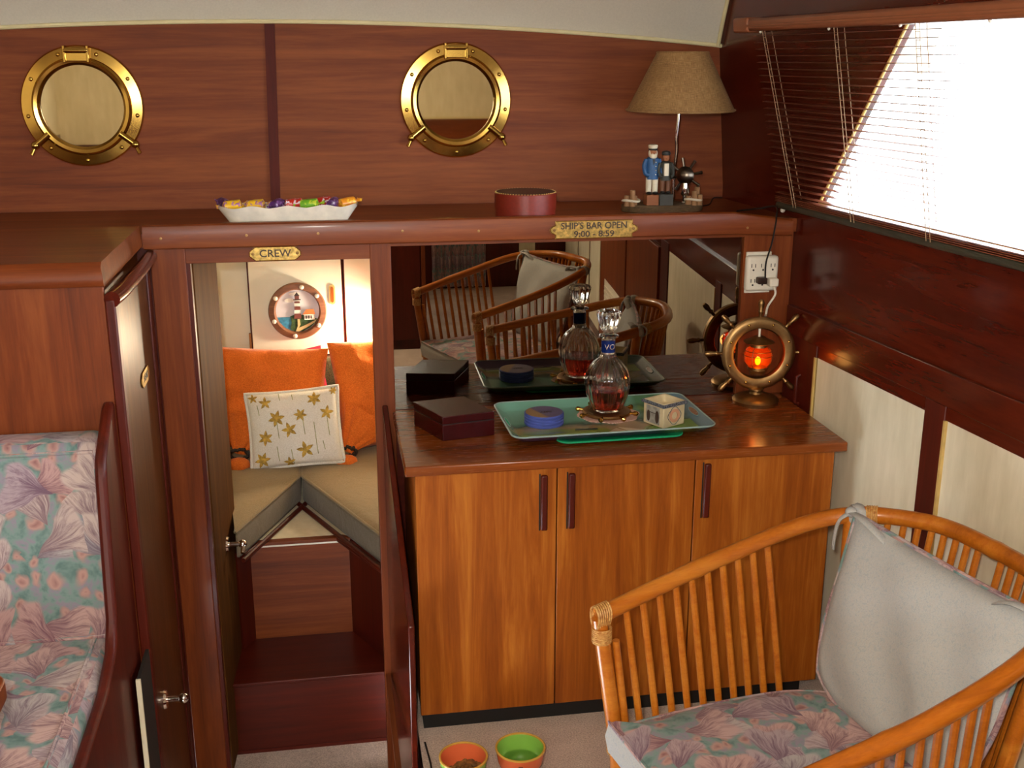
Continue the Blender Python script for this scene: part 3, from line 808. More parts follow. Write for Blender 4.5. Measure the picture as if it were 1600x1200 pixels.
# ------------------------------------------------------------------ bar cabinet
cb = thing('bar_cabinet', 'teak bar cabinet with three plain doors on a black plinth', 'cabinet', (.72, 2.73, 0))
MB().box(.185, 1.248, 2.532, YM - .002, .04, .6935).build('carcass', teak_z, cb, smooth=False)
MB().box(.19, 1.205, 2.516, YM - .01, 0, .04).build('plinth', black, cb, smooth=False)
xs = [.183, onY(869, 900, 2.51).x, onY(1081, 850, 2.51).x, 1.250]
for k in range(3):
    a, b_ = xs[k] + (.0015 if k else 0), xs[k + 1] - .0015
    d = MB().box(a, b_, 2.511, 2.530, .040, .6925).build('door', teak_z, cb, bevel=.0015)
    hp = [(850, 742, 828), (893, 739, 825), (1104, 724, 808)][k]
    t_, u_ = onY(hp[0], hp[1], 2.508), onY(hp[0], hp[2], 2.508)
    hx = (t_.x + u_.x) / 2
    h = MB().box(hx - .0085, hx + .0085, 2.500, 2.5112, u_.z, t_.z).build('handle', dmah_z, d, bevel=.004)
    MB().box(hx - .012, hx - .0086, 2.5095, 2.5112, u_.z - .002, t_.z + .002).build('finger_groove', black, h)
ct = MB()
ct.box(.158, 1.276, 2.497, YM - .0008, .695, .7205)
cto = ct.build('counter_top', teak_x, bevel=.004)
tag(cto, 'glossy brown wooden bar top spanning the three-door cabinet', 'countertop')
ZT = .7205
# little pull on the stile beside the counter
pz = W(2.81, .77, .012)
MB().tube([W(2.83, .72, .012), W(2.83, .725, .022), W(2.83, .80, .022), W(2.83, .805, .012)], .005, 8).build('pull', dmah_z, wr)

# ------------------------------------------------------------------ brass signs
def plate(name, lab, c, w, h, texts, ears=False):
    t = thing(name, lab, 'sign', c)
    M = front(c)
    if not ears: out = plaque_shape(w, h)
    else:
        w2, h2 = w / 2 - .012, h / 2
        out = [(-w2, -h2), (w2, -h2), (w2, -h2 * .55)] + [(w2 + .004 + .011 * cos(a), h2 * .0 + h2 * .42 * sin(a)) for a in [R(-80 + k * 20) for k in range(9)]] + [(w2, h2 * .55), (w2, h2), (-w2, h2), (-w2, h2 * .55)] + [(-w2 - .004 - .011 * cos(a), -h2 * .42 * sin(a)) for a in [R(-80 + k * 20) for k in range(9)]] + [(-w2, -h2 * .55)]
    b = MB().prism([M @ Vector((x, y, 0)) for x, y in out], (0, -.003, 0)); b.build('plate', brass_sign, t)
    rim = [M @ Vector((x * .985, y * .95, .0032)) for x, y in out]
    MB().tube(rim, .0011, 6, closed=True).build('raised_rim', brass, t)
    for s_ in (-1, 1):
        MB().ball(M @ Vector((s_ * (w / 2 - .0095), 0, .003)), (.004, .002, .004), 10, 6).build('screw', brass_old, t)
    for body, size, dy, sx, m_ in texts:
        text_mesh(body, size, M @ Matrix.Translation((0, dy, .0034)), .0008, 'lettering', m_, t, sx=sx, bold=.0004)
    return t
c1 = onY(430, 396, YB)
plate('name_sign', 'small notched brass plate lettered CREW above the cabin doorway', (c1.x, YB, c1.z), .132, .037, [('CREW', .027, 0, 1.05, engrave)])
c2 = onY(928, 358, YB - .0225)
plate('name_sign', 'brass bar hours plate lettered SHIP\'S BAR OPEN over the mirror', (c2.x, YB - .0225, c2.z), .236, .048,
      [("SHIP'S BAR OPEN", .0245, .0095, .98, engrave), ('9:00 - 8:59', .0225, -.0125, 1.15, engrave)], ears=True)

# ------------------------------------------------------------------ outlet with plugs and cords
oc = onY(1185, 425, YB + .003)
ot = thing('outlet_adapter', 'white six way outlet adapter on the post beside the mirror', 'outlet', (oc.x, YB + .004, oc.z))
MB().box(oc.x - .040, oc.x + .034, YB - .003, YB + .004, oc.z - .058, oc.z + .058).build('wall_plate', white_pl, ot, bevel=.002)
MB().box(oc.x - .046, oc.x + .046, YB - .030, YB - .003, oc.z - .048, oc.z + .050).build('body', white_pl, ot, bevel=.008)
for r_ in range(2):
    for c_ in range(3):
        x = oc.x - .028 + c_ * .028; z = oc.z + .020 - r_ * .042; m = MB()
        for s_ in (-1, 1): m.box(x + s_ * .0055 - .001, x + s_ * .0055 + .001, YB - .0306, YB - .0295, z - .001, z + .009)
        m.cyl((x, YB - .0306, z - .008), (x, YB - .0295, z - .008), .0028, n=10)
        m.build('socket', dark_slot, ot)
pg = onY(1190, 438, YB - .04)
bp_ = thing('lamp_plug', 'dark brown plug with black cord in the white outlet adapter', 'plug', (pg.x, YB - .031, pg.z))
MB().box(pg.x - .014, pg.x + .012, YB - .054, YB - .0302, pg.z - .009, pg.z + .009).build('plug_body', brown_pl, bp_, bevel=.003)
ct_ = [(pg.x + .006, YB - .05, pg.z + .006), onY(1197, 410, YB - .05), onY(1206, 380, YB - .045), onY(1212, 350, YB - .035), onY(1213, 340, YB - .02), (1.235, YB + .02, 1.256), (1.20, YB + .06, 1.246), (1.16, YB + .12, 1.232)]
MB().tube(spline(ct_, 6), .0025, 6).build('cord', black_cord, bp_)
wg = onY(1206, 440, YB - .04)
wp_ = thing('lantern_plug', 'white plug and cord running from the outlet down to the wheel lantern', 'plug', (wg.x, YB - .031, wg.z))
MB().box(wg.x - .012, wg.x + .014, YB - .058, YB - .0302, wg.z - .012, wg.z + .011).build('plug_body', white_pl, wp_, bevel=.004)

# ------------------------------------------------------------------ ship's wheel lantern
LB = onZ(1180, 628, ZT); lx, ly = LB.x, LB.y + .0
lw_ = thing('wheel_lantern', 'antique brass ship wheel night lamp with a glowing amber lantern on the counter', 'lamp', (lx, ly, ZT), R(-6))
pf = [(0, 0), (.063, 0), (.065, .009), (.060, .015), (.050, .019), (.032, .022), (.018, .026), (.015, .032), (.021, .037), (.021, .041), (.012, .045), (.013, .050), (0, .050)]
MB().lathe(pf, (lx, ly, ZT), 40).build('pedestal', brass_old, lw_)
Rw, wz = .088, ZT + .050 + .093
WMt = Matrix.Rotation(R(-6), 3, 'Z') @ Matrix(((1, 0, 0), (0, 0, -1), (0, 1, 0)))
wcn = Vector((lx, ly, wz))
ringp = [(Rw - .018, -.007), (Rw - .014, -.010), (Rw + .010, -.010), (Rw + .015, -.006), (Rw + .015, .006), (Rw + .010, .010), (Rw + .004, .0115), (Rw - .008, .0115), (Rw - .015, .009), (Rw - .018, .004)]
MB().lathe(ringp, wcn, 64, WMt, closed=True).build('wheel_rim', brass_old, lw_)
for k in range(8):
    a = R(22.5 + 45 * k); q = WMt @ Vector((Rw * cos(a), Rw * sin(a), .012))
    MB().ball(wcn + q, (.004, .0035, .004), 10, 6).build('stud', brass, lw_)
for k in range(8):
    a = R(45 * k)
    if k == 6: continue
    e = WMt @ Vector((cos(a), sin(a), 0))
    rr = [.005, .0045, .0075, .0052, .0085, .0075, .0045]
    ds = [.0, .012, .017, .022, .036, .046, .051]
    MB().tube([wcn + e * (Rw + .012 + d) for d in ds], rr, 10).build('spoke_handle', brass_old, lw_)
lc = Vector((lx + .0, ly, wz))
LS = 1.3
def ls(pr): return [(r_ * LS, z * LS) for r_, z in pr]
MB().lathe(ls([(0, .036), (.012, .036), (.016, .033), (.033, .025), (.031, .023), (.017, .022), (.018, .014), (0, .014)]), lc, 28).build('lantern_cap', brass_old, lw_)
MB().lathe(ls([(.017, .014), (.026, .008), (.030, -.004), (.029, -.018), (.020, -.030), (.018, -.030), (.0265, -.018), (.0275, -.004), (.024, .007), (.0155, .014)]), lc, 28, closed=True).build('lantern_globe', amber_m, lw_)
MB().lathe(ls([(0, -.030), (.021, -.030), (.021, -.036), (.017, -.040), (.016, -.046), (0, -.046)]), lc, 28).build('lantern_base', brass_old, lw_)
MB().ball(lc + Vector((0, 0, -.023)), (.008, .008, .012)).build('flame_bulb', bulb_amber, lw_)
for dz, rr in ((-.004 * LS, .0308 * LS), (.006 * LS, .0285 * LS)):
    MB().tube([lc + Vector((rr * cos(a), rr * sin(a), dz)) for a in [2 * pi * i / 28 for i in range(28)]], .0008, 5, closed=True).build('guard_wire', brass_old, lw_)
for k in range(4):
    a = R(45 + 90 * k); m = MB()
    m.tube([lc + Vector((r_ * cos(a), r_ * sin(a), z)) for r_, z in ls([(.018, .016), (.028, .008), (.0315, -.006), (.029, -.022), (.021, -.031)])], .0008, 5); m.build('guard_wire', brass_old, lw_)
MB().cyl(lc + Vector((0, 0, .046)), lc + Vector((0, 0, .076)), .0035).build('hanger', white_pl, lw_)
al = bpy.data.lights.new('amber_bulb_light', 'POINT'); al.energy = .07; al.color = (1, .45, .1); al.shadow_soft_size = .02
alo = bpy.data.objects.new('amber_bulb_light', al); COL.objects.link(alo); alo.parent = lw_; alo.location = (0, -.055, wz - ZT - .02)
MB().tube(spline([(wg.x + .004, YB - .05, wg.z - .012), (wg.x + .008, YB - .05, wg.z - .035), onY(1200, 478, YB - .06), onY(1197, 490, YB - .09), wcn + Vector((.02, .016, Rw + .012)), wcn + Vector((.008, .014, Rw - .004)), wcn + Vector((0, .004, Rw - .012))], 6), .0032, 8).build('cord', white_pl, wp_)

# ------------------------------------------------------------------ table lamp on the shelf
ZS = 1.2262
LY = 3.14
lp0 = onY(1056, 300, LY)
tl = thing('table_lamp', 'nautical table lamp with a burlap shade and two carved sailors on its base', 'lamp', (lp0.x, LY, ZS))
X0, X1 = onY(972, 320, LY).x, onY(1098, 320, LY).x
b = MB(); op = []
for k in range(28):
    a = 2 * pi * k / 28; r_ = 1 + .06 * sin(3 * a + 1) + .04 * sin(7 * a)
    op.append(((X0 + X1) / 2 + (X1 - X0) / 2 * cos(a) * (1 + .02 * sin(5 * a)), LY + .06 * sin(a) * r_, ZS))
b.prism(op, (0, 0, .022)); b.build('driftwood_base', weather, tl, bevel=.004)
zb0 = ZS + .022
def lpx(px, py, dy=0): p = onY(px, py, LY + dy); return p
polex = lp0.x
MB().tube(spline([(polex - .002, LY + .02, zb0), (polex - .002, LY + .02, zb0 + .09), (polex + .001, LY + .012, zb0 + .15), (polex - .004, LY + .004, zb0 + .19), (polex - .001, LY, zb0 + .235), (polex, LY, zb0 + .30)], 6), .0055, 10).build('pole', chrome, tl)
shc = lpx(1065, 130); zt0, zt1 = lpx(1065, 174).z, lpx(1065, 82).z
shp = [(.151, zt0), (.1535, zt0 + .003), (.150, zt0 + .007), (.072, zt1), (.069, zt1), (.147, zt0 + .007)]
sm = MB().lathe(shp, (shc.x, LY, 0), 56, closed=True)
shade = sm.build('shade', burlap_m, tl)
for r_, z in ((.1525, zt0 + .004), (.0715, zt1)):
    MB().tube([(shc.x + r_ * cos(a), LY + r_ * sin(a), z) for a in [2 * pi * i / 48 for i in range(48)]], .003, 6, closed=True).build('shade_trim', burlap_m, shade)
MB().cyl((shc.x, LY, zt0 + .02), (shc.x, LY, zt0 + .07), .018, .014).build('bulb_socket', brass_old, tl)
m = MB()
for a in (0, 2.1, 4.2): m.tube([(shc.x, LY, zt1 - .02), (shc.x + .07 * cos(a), LY + .07 * sin(a), zt1 - .004)], .0015, 5)
m.cyl((polex, LY, zb0 + .29), (shc.x, LY, zt1 - .02), .004, n=8); m.build('shade_spider', brass_old, tl)
# blocks and sailors
skin = pl('figure_skin', 168, 104, 66, .6); navy = pl('figure_coat_blue', 34, 78, 122, .55); ivory = pl('figure_ivory', 214, 200, 172, .6)
blackp = pl('figure_black', 34, 30, 26, .6); brownp = pl('figure_brown', 104, 62, 34, .6); greenp = pl('figure_dark_green', 46, 44, 34, .6)
blk1 = pl('block_terracotta', 138, 78, 40, .7); blk2 = pl('block_grey', 62, 60, 54, .8)
f1 = lpx(1018, 300, -.02); f2 = lpx(1037, 300, -.025)
MB().box(f1.x - .019, f1.x + .017, f1.y - .02, f1.y + .02, zb0 - .002, zb0 + .029).build('block', blk1, tl, bevel=.002)
MB().box(f2.x - .017, f2.x + .022, f2.y - .022, f2.y + .015, zb0 - .004, zb0 + .031).build('block', blk2, tl, bevel=.002)
def sailor(cx, cy, z0, h, style):
    s_ = h / .145
    def L(prof, dx=0, ey=.75, n=20):
        b = MB(); b.lathe([(r_ * s_, z * s_) for r_, z in prof], (0, 0, 0), n)
        b.v = [Vector((cx + dx * s_ + v.x, cy + v.y * ey, z0 + v.z)) for v in b.v]; return b
    body = L([(0, .045), (.019, .045), (.0195, .06), (.018, .085), (.020, .100), (.019, .107), (.010, .112), (0, .113)])
    for sx in (-1, 1):
        body.tube(spline([(cx + sx * .018 * s_, cy, z0 + .104 * s_), (cx + sx * .025 * s_, cy, z0 + .085 * s_), (cx + sx * .022 * s_, cy - .008, z0 + .063 * s_), (cx + sx * .013 * s_, cy - .012, z0 + .058 * s_)], 4), [.0075 * s_] * 9 + [.006 * s_] * 4, 8)
    fig = body.build('sailor_figure', navy if style == 0 else greenp, tl)
    lg = MB()
    for sx in (-1, 1): lg.tube([(cx + sx * .010 * s_, cy, z0 + .006), (cx + sx * .010 * s_, cy, z0 + .05 * s_)], [.0085 * s_, .0095 * s_], 10)
    lg.build('trousers', ivory if style == 0 else brownp, fig)
    sho = MB()
    for sx in (-1, 1): sho.ball((cx + sx * .010 * s_, cy - .005, z0 + .004), (.009 * s_, .013 * s_, .005 * s_), 10, 6)
    sho.build('shoes', blackp, fig)
    hd_ = MB().ball((cx, cy - .002, z0 + .124 * s_), (.0115 * s_, .0115 * s_, .0145 * s_)); hd_.ball((cx, cy - .0135 * s_, z0 + .123 * s_), (.003 * s_, .004 * s_, .004 * s_), 8, 6)
    hd_.build('head', skin, fig)
    if style == 0:
        bd_ = MB().ball((cx, cy - .006, z0 + .114 * s_), (.0115 * s_, .010 * s_, .011 * s_)); bd_.ball((cx - .010 * s_, cy - .001, z0 + .121 * s_), (.004 * s_, .008 * s_, .010 * s_), 8, 6); bd_.ball((cx + .010 * s_, cy - .001, z0 + .121 * s_), (.004 * s_, .008 * s_, .010 * s_), 8, 6)
        bd_.build('beard', ivory, fig)
        L([(0, .133), (.012, .133), (.0125, .137), (.0145, .141), (.014, .146), (.008, .148), (0, .148)], 0, 1).build('cap', ivory, fig)
        cpb = L([(.0122, .131), (.0135, .131), (.0135, .136), (.0122, .136)], 0, 1); cpb.ball((cx, cy - .013, z0 + .132 * s_), (.010 * s_, .006 * s_, .002 * s_), 12, 6); cpb.build('cap_band', blackp, fig)
        bt = MB()
        for k in range(4): bt.ball((cx + .006, cy - .0148, z0 + (.060 + k * .012) * s_), (.0018, .0012, .0018), 8, 5)
        bt.build('buttons', ivory, fig)
        MB().prism([(cx - .004, cy - .0155, z0 + .105 * s_), (cx + .004, cy - .0155, z0 + .105 * s_), (cx, cy - .0158, z0 + .088 * s_)], (0, .004, 0)).build('tie', blackp, fig)
    else:
        L([(0, .132), (.0135, .131), (.0155, .136), (.014, .143), (.008, .146), (0, .146)], 0, 1).build('cap', blackp, fig)
        MB().box(cx - .008, cx + .005, cy - .0165, cy - .008, z0 + .062 * s_, z0 + .104 * s_).build('shirt', ivory, fig, bevel=.001)
sailor(f1.x, f1.y, zb0 + .029, lpx(1018, 227, -.02).z - zb0 - .029, 0)
sailor(f2.x + .003, f2.y, zb0 + .031, lpx(1037, 236, -.025).z - zb0 - .031, 1)
# pilings with rope
pil = pl('piling_wood', 138, 98, 62, .8); rope = pl('rope_white', 206, 192, 166, .9, bump=.5, nscale=400)
for base, lst in ((983, [(-.012, 0, .030), (.002, -.008, .046), (.012, .006, .028), (-.002, .010, .026)]), (1080, [(-.016, -.004, .026), (.0, -.010, .040), (.012, .006, .050), (.016, -.008, .030)])):
    bx = lpx(base, 310, -.01)
    g_ = None
    for dx, dy, h in lst:
        MB().lathe([(.0, 0), (.0085, 0), (.0082, h * .9), (.0072, h), (0, h)], (bx.x + dx, LY - .03 + dy, zb0 - .002), 12).build('piling', pil, tl)
    MB().tube([(bx.x + .024 * cos(a), LY - .03 + .020 * sin(a), zb0 + .014 + .002 * sin(2 * a)) for a in [2 * pi * i / 24 for i in range(24)]], .0035, 8, closed=True).build('rope', rope, tl)
# small wheel on chrome capstan
wc = lpx(1071, 274, -.02); wM = Matrix.Rotation(R(-35), 3, 'Z') @ Matrix(((1, 0, 0), (0, 0, -1), (0, 1, 0)))
MB().lathe([(0, 0), (.011, 0), (.011, .004), (.006, .008), (.006, .022), (.011, .027), (.012, .032), (.010, .05), (.0095, .062), (0, .064)], (wc.x, wc.y, zb0), 20).build('chrome_bollard', chrome, tl)
pewter = plain('pewter', rgb(110, 100, 88), .3, 1.0)
wb = MB().lathe([(0, -.012), (.014, -.010), (.024, -.004), (.026, .003), (.018, .013), (.008, .017), (0, .018)], wc, 28, wM)
whl = wb.build('small_wheel_hub', pewter, tl)
for k in range(8):
    a = R(12 + 45 * k); e = wM @ Vector((cos(a), sin(a), 0))
    MB().tube([wc + e * .022, wc + e * .050], [.0035, .0045], 8).build('wheel_spoke', pewter, whl)
MB().tube(spline([(X1 - .006, LY + .01, zb0 - .012), (X1 + .03, LY + .03, ZS + .012), (X1 + .06, LY + .08, ZS + .024), (X1 + .10, LY + .12, ZS + .02)], 6), .0022, 6).build('cord', black_cord, tl)

# ------------------------------------------------------------------ round box, candy dish with doily and sweets
rb = onY(823, 330, 3.03)
t = thing('round_box', 'round red leather lidded box on the shelf', 'box', (rb.x, 3.05, ZS))
rbr = (onY(871, 320, 3.05).x - onY(776, 320, 3.05).x) / 2; rbz = onY(823, 303, 3.05).z + .004
red_l = pl('red_leather', 122, 36, 22, .35, nscale=120, bump=.2); brn_l = pl('brown_leather', 74, 40, 26, .5)
MB().lathe([(0, ZS), (rbr - .002, ZS), (rbr - .002, ZS + .030), (0, ZS + .030)], (rb.x, 3.05, 0), 48).build('body', red_l, t)
MB().lathe([(0, ZS + .028), (rbr, ZS + .028), (rbr, rbz), (rbr - .002, rbz + .002), (0, rbz + .002)], (rb.x, 3.05, 0), 48).build('lid', red_l, t)
MB().lathe([(0, rbz + .002), (rbr - .004, rbz + .002), (rbr - .005, rbz + .0035), (0, rbz + .0035)], (rb.x, 3.05, 0), 48).build('lid_top', brn_l, t)
st_ = MB()
for k in range(64):
    a = 2 * pi * k / 64; st_.ball((rb.x + (rbr - .003) * cos(a), 3.05 + (rbr - .003) * sin(a), rbz + .0025), (.0022, .0022, .0016), 6, 4)
st_.build('stitching', gold_edge, t)

DY = 3.03
dlx, drx = onY(340, 328, DY).x, onY(560, 322, DY).x; dcx = (dlx + drx) / 2; hw = (drx - dlx) / 2
doily = MB()
dp_ = []
for k in range(60):
    a = 2 * pi * k / 60; r_ = 1 + .03 * cos(10 * a); dp_.append((dcx - .004 + (hw + .025) * cos(a) * r_, DY + .01 + .085 * sin(a) * r_, ZS))
doily.prism(dp_, (0, 0, .0025))
tag(doily.build('shelf_doily', pl('beige_lace', 196, 170, 132, .9)), 'beige lace doily under the white candy dish', 'doily')
zd = ZS + .0027; zr = onY(450, 324, DY - .05).z
dish = thing('candy_dish', 'long white scalloped dish of wrapped sweets on the shelf', 'dish', (dcx, DY, zd))
por = pl('white_porcelain', 232, 222, 204, .25)
def dish_pt(u, v, o=0):
    a = 2 * pi * u
    # superellipse outline
    ca, sa = cos(a), sin(a); e = .5
    ex = math.copysign(abs(ca) ** e, ca); ey = math.copysign(abs(sa) ** e, sa)
    if v <= .25: k = v / .25; return Vector((dcx + ex * (hw * .80 - o) * k, DY + ey * (.042 - o) * k, zd + o))
    k = (v - .25) / .75; w = hw * (.80 + .20 * k) - o; d = .042 + .022 * k - o
    px = ex * w; sc = abs(sin(pi * (px / hw) * 2.0)) if abs(ey) > .7 else .5
    sc = .5 + .5 * cos(2 * pi * (px / hw) * 2.0 + .0) if abs(ey) > .6 else .8
    zz = zd + o + (zr - zd - .004 + .007 * sc) * k
    return Vector((dcx + px, DY + ey * d, zz))
dm = MB().grid(lambda u, v: dish_pt(u, v), 96, 10); dm.grid(lambda u, v: dish_pt(1 - u, v, .003), 96, 10)
dm.build('bowl', por, dish)
cols = [('purple', 72, 26, 92), ('yellow', 226, 176, 30), ('gold', 206, 150, 40), ('red', 186, 40, 26), ('green', 110, 172, 40), ('orange', 228, 140, 30)]
cmat = {}
for nme, r_, g_, b_ in cols:
    g = G('wrapper_' + nme); v = g.noise(g.coord(), 90, 2, .5, 1.0)
    alt = {'purple': rgb(150, 110, 170), 'yellow': rgb(150, 90, 140), 'gold': rgb(236, 190, 60), 'red': rgb(226, 214, 220), 'green': rgb(200, 214, 60), 'orange': rgb(244, 190, 60)}[nme]
    cmat[nme] = g.setp(color=g.ramp(v, [(.52, rgb(r_, g_, b_)), (.60, alt)]), rough=.3)
def candy(c, ang, L, r_, col, lab, tilt=0.0):
    d = Vector((cos(ang), sin(ang), tilt)).normalized()
    t = thing('wrapped_sweet', lab, 'candy', c, group='wrapped sweets in the white dish')
    c = Vector(c)
    body = MB().tube([c - d * L * .5, c - d * L * .42, c, c + d * L * .42, c + d * L * .5], [r_ * .35, r_ * .95, r_, r_ * .95, r_ * .35], 12); o = body.build('wrapped_body', cmat[col], t)
    for s_ in (-1, 1):
        tw = MB()
        e = c + d * s_ * L * .48; n_ = Vector((-d.y, d.x, 0)); vs = [e]
        for k in range(7):
            q = (k - 3) / 3; vs.append(e + d * s_ * .016 + n_ * q * .012 + Vector((0, 0, .004 * (-1) ** k + .003)))
        tw.add(vs, [(0, k, k + 1) for k in range(1, 7)])
        vs2 = [p + Vector((0, 0, -.0006)) for p in vs]; tw.add(vs2, [(0, k + 1, k) for k in range(1, 7)])
        tw.build('twisted_end', cmat[col], t)
zc0 = zr - .006
CD = [(-.145, -.02, 'yellow', .2, 'yellow wrapped sweet at the left end of the dish'), (-.168, .02, 'purple', 2.0, 'purple wrapped sweet at the far left corner of the dish'),
      (-.085, -.015, 'yellow', -.1, 'yellow and mauve sweet second from the left of the dish'), (-.03, -.02, 'purple', 1.2, 'purple sweet left of the red one in the dish'),
      (.015, -.01, 'red', .1, 'red and white wrapped sweet in the middle of the dish'), (.055, -.022, 'green', -.15, 'green wrapped sweet right of the middle of the dish'),
      (.09, .015, 'red', .3, 'red wrapped sweet behind the green one in the dish'), (.118, -.015, 'purple', 1.3, 'purple wrapped sweet near the right end of the dish'),
      (.155, -.005, 'orange', .5, 'orange gold wrapped sweet at the right end of the dish')]
for dx, dy, cl, an, lab in CD:
    candy((dcx + dx * hw / .185, DY + dy, zc0 + .009), an, .050, .015, cl, lab, .1)
for dx, dy, cl, an in ((-.12, .0, 'gold', .3), (-.05, .01, 'red', .2), (.03, .015, 'gold', .4), (.1, .0, 'yellow', .1)):
    candy((dcx + dx, DY + dy, zd + .016), an, .045, .0125, cl, 'sweet buried under the top layer of the dish')

# ------------------------------------------------------------------ things on the counter
# dark wooden box
bc = [onZ(645, 660 - 0, ZT), None]
P1 = onZ(692, 690, ZT); P2 = onZ(773, 680, ZT); P0 = onZ(647, 664, ZT)
e1 = (P2 - P1); e2 = (P0 - P1)
e2n = Vector((-e1.y, e1.x, 0)).normalized() * e2.length
ux, uy = e1.normalized(), e2.normalized()
bxm = pl('rosewood_lacquer', 56, 7, 9, .24, spec=.35)
t = thing('keepsake_box', 'dark red lacquered wooden box on the left end of the counter', 'box', P1 + (e1 + e2) * .5)
hB = onY(692, 665, P1.y).z - ZT; hB = max(.05, hB)
zl = onY(690, 652, P1.y).z
def pbox(o, a, b_, z0, z1, ins=0):
    aa, bb = a.normalized() * ins, b_.normalized() * ins
    q = [o + aa + bb, o + a - aa + bb, o + a + b_ - aa - bb, o + b_ + aa - bb]
    return MB().hexa([Vector((p.x, p.y, z0)) for p in q] + [Vector((p.x, p.y, z1)) for p in q])
pbox(P1, e1, e2, ZT + .0005, ZT + (zl - ZT) * .66).build('body', bxm, t, bevel=.0015)
pbox(P1, e1, e2, ZT + (zl - ZT) * .68, zl).build('lid', bxm, t, bevel=.002)
pbox(P1, e1, e2, ZT + (zl - ZT) * .65, ZT + (zl - ZT) * .69, .001).build('lid_seam', black, t)

# trays
def rrect(c, hx, hy, r, n=6, rot=0):
    out = []
    for sx, sy, a0 in ((1, 1, 0), (-1, 1, 90), (-1, -1, 180), (1, -1, 270)):
        for k in range(n + 1):
            a = R(a0 + 90 * k / n); x = sx * (hx - r) + r * cos(a); y = sy * (hy - r) + r * sin(a)
            out.append((c[0] + x * cos(rot) - y * sin(rot), c[1] + x * sin(rot) + y * cos(rot)))
    return out
TA, TB, TC2, TD = onZ(775, 628, ZT + .03), onZ(800, 688, ZT + .024), onZ(1122, 668, ZT + .024), onZ(1060, 614, ZT + .03)
tcx = (TA.x + TB.x + TC2.x + TD.x) / 4; tcy = (TA.y + TB.y + TC2.y + TD.y) / 4
trot = atan2(TC2.y - TB.y, TC2.x - TB.x)
thx = (TC2 - TB).length / 2 * 1.0; thy = max(.14, (TA - TB).length / 2)
def tray_mat():
    g = G('tray_print'); co = g.coord()
    sp = g.add('ShaderNodeSeparateXYZ'); g.put(sp.inputs[0], co)
    n1 = g.noise(co, 9, 3, .5, .6); n2 = g.noise(co, 34, 3)
    y = g.math('ADD', sp.outputs[1], g.math('MULTIPLY', g.math('SUBTRACT', n1, .5), .12))
    x = sp.outputs[0]
    band = g.ramp(g.math('ADD', g.math('MULTIPLY', y, 2.4), .5),
                  [(.22, rgb(84, 66, 104)), (.30, rgb(128, 150, 54)), (.38, rgb(160, 138, 96)), (.45, rgb(58, 92, 78)), (.56, rgb(104, 156, 134)), (.8, rgb(124, 180, 160))])
    grn = g.math('MULTIPLY', g.math('SUBTRACT', x, .10), 30, clamp=True)
    c = g.mix(g.math('MULTIPLY', grn, .75), band, g.ramp(n1, [(.45, rgb(60, 92, 34)), (.6, rgb(120, 150, 44))]))
    bl_ = g.math('MULTIPLY', g.math('SUBTRACT', g.math('ADD', x, g.math('MULTIPLY', n1, .1)), .26), 30, clamp=True)
    c = g.mix(bl_, c, rgb(96, 126, 140))
    sandm = g.math('MULTIPLY', g.math('SUBTRACT', .072, g.math('ADD', g.math('ABSOLUTE', g.math('SUBTRACT', x, .06)), g.math('ABSOLUTE', g.math('ADD', y, .06)))), 50, clamp=True)
    c = g.mix(sandm, c, rgb(176, 150, 116))
    c = g.mix(g.math('MULTIPLY', n2, .1), c, rgb(60, 60, 60))
    return g.setp(color=c, rough=.22, coat=.15, coatr=.04)
trm = tray_mat(); grn_tray = pl('green_tray_plastic', 36, 170, 118, .25); tr_rim = pl('tray_rim_silver', 150, 176, 172, .2)
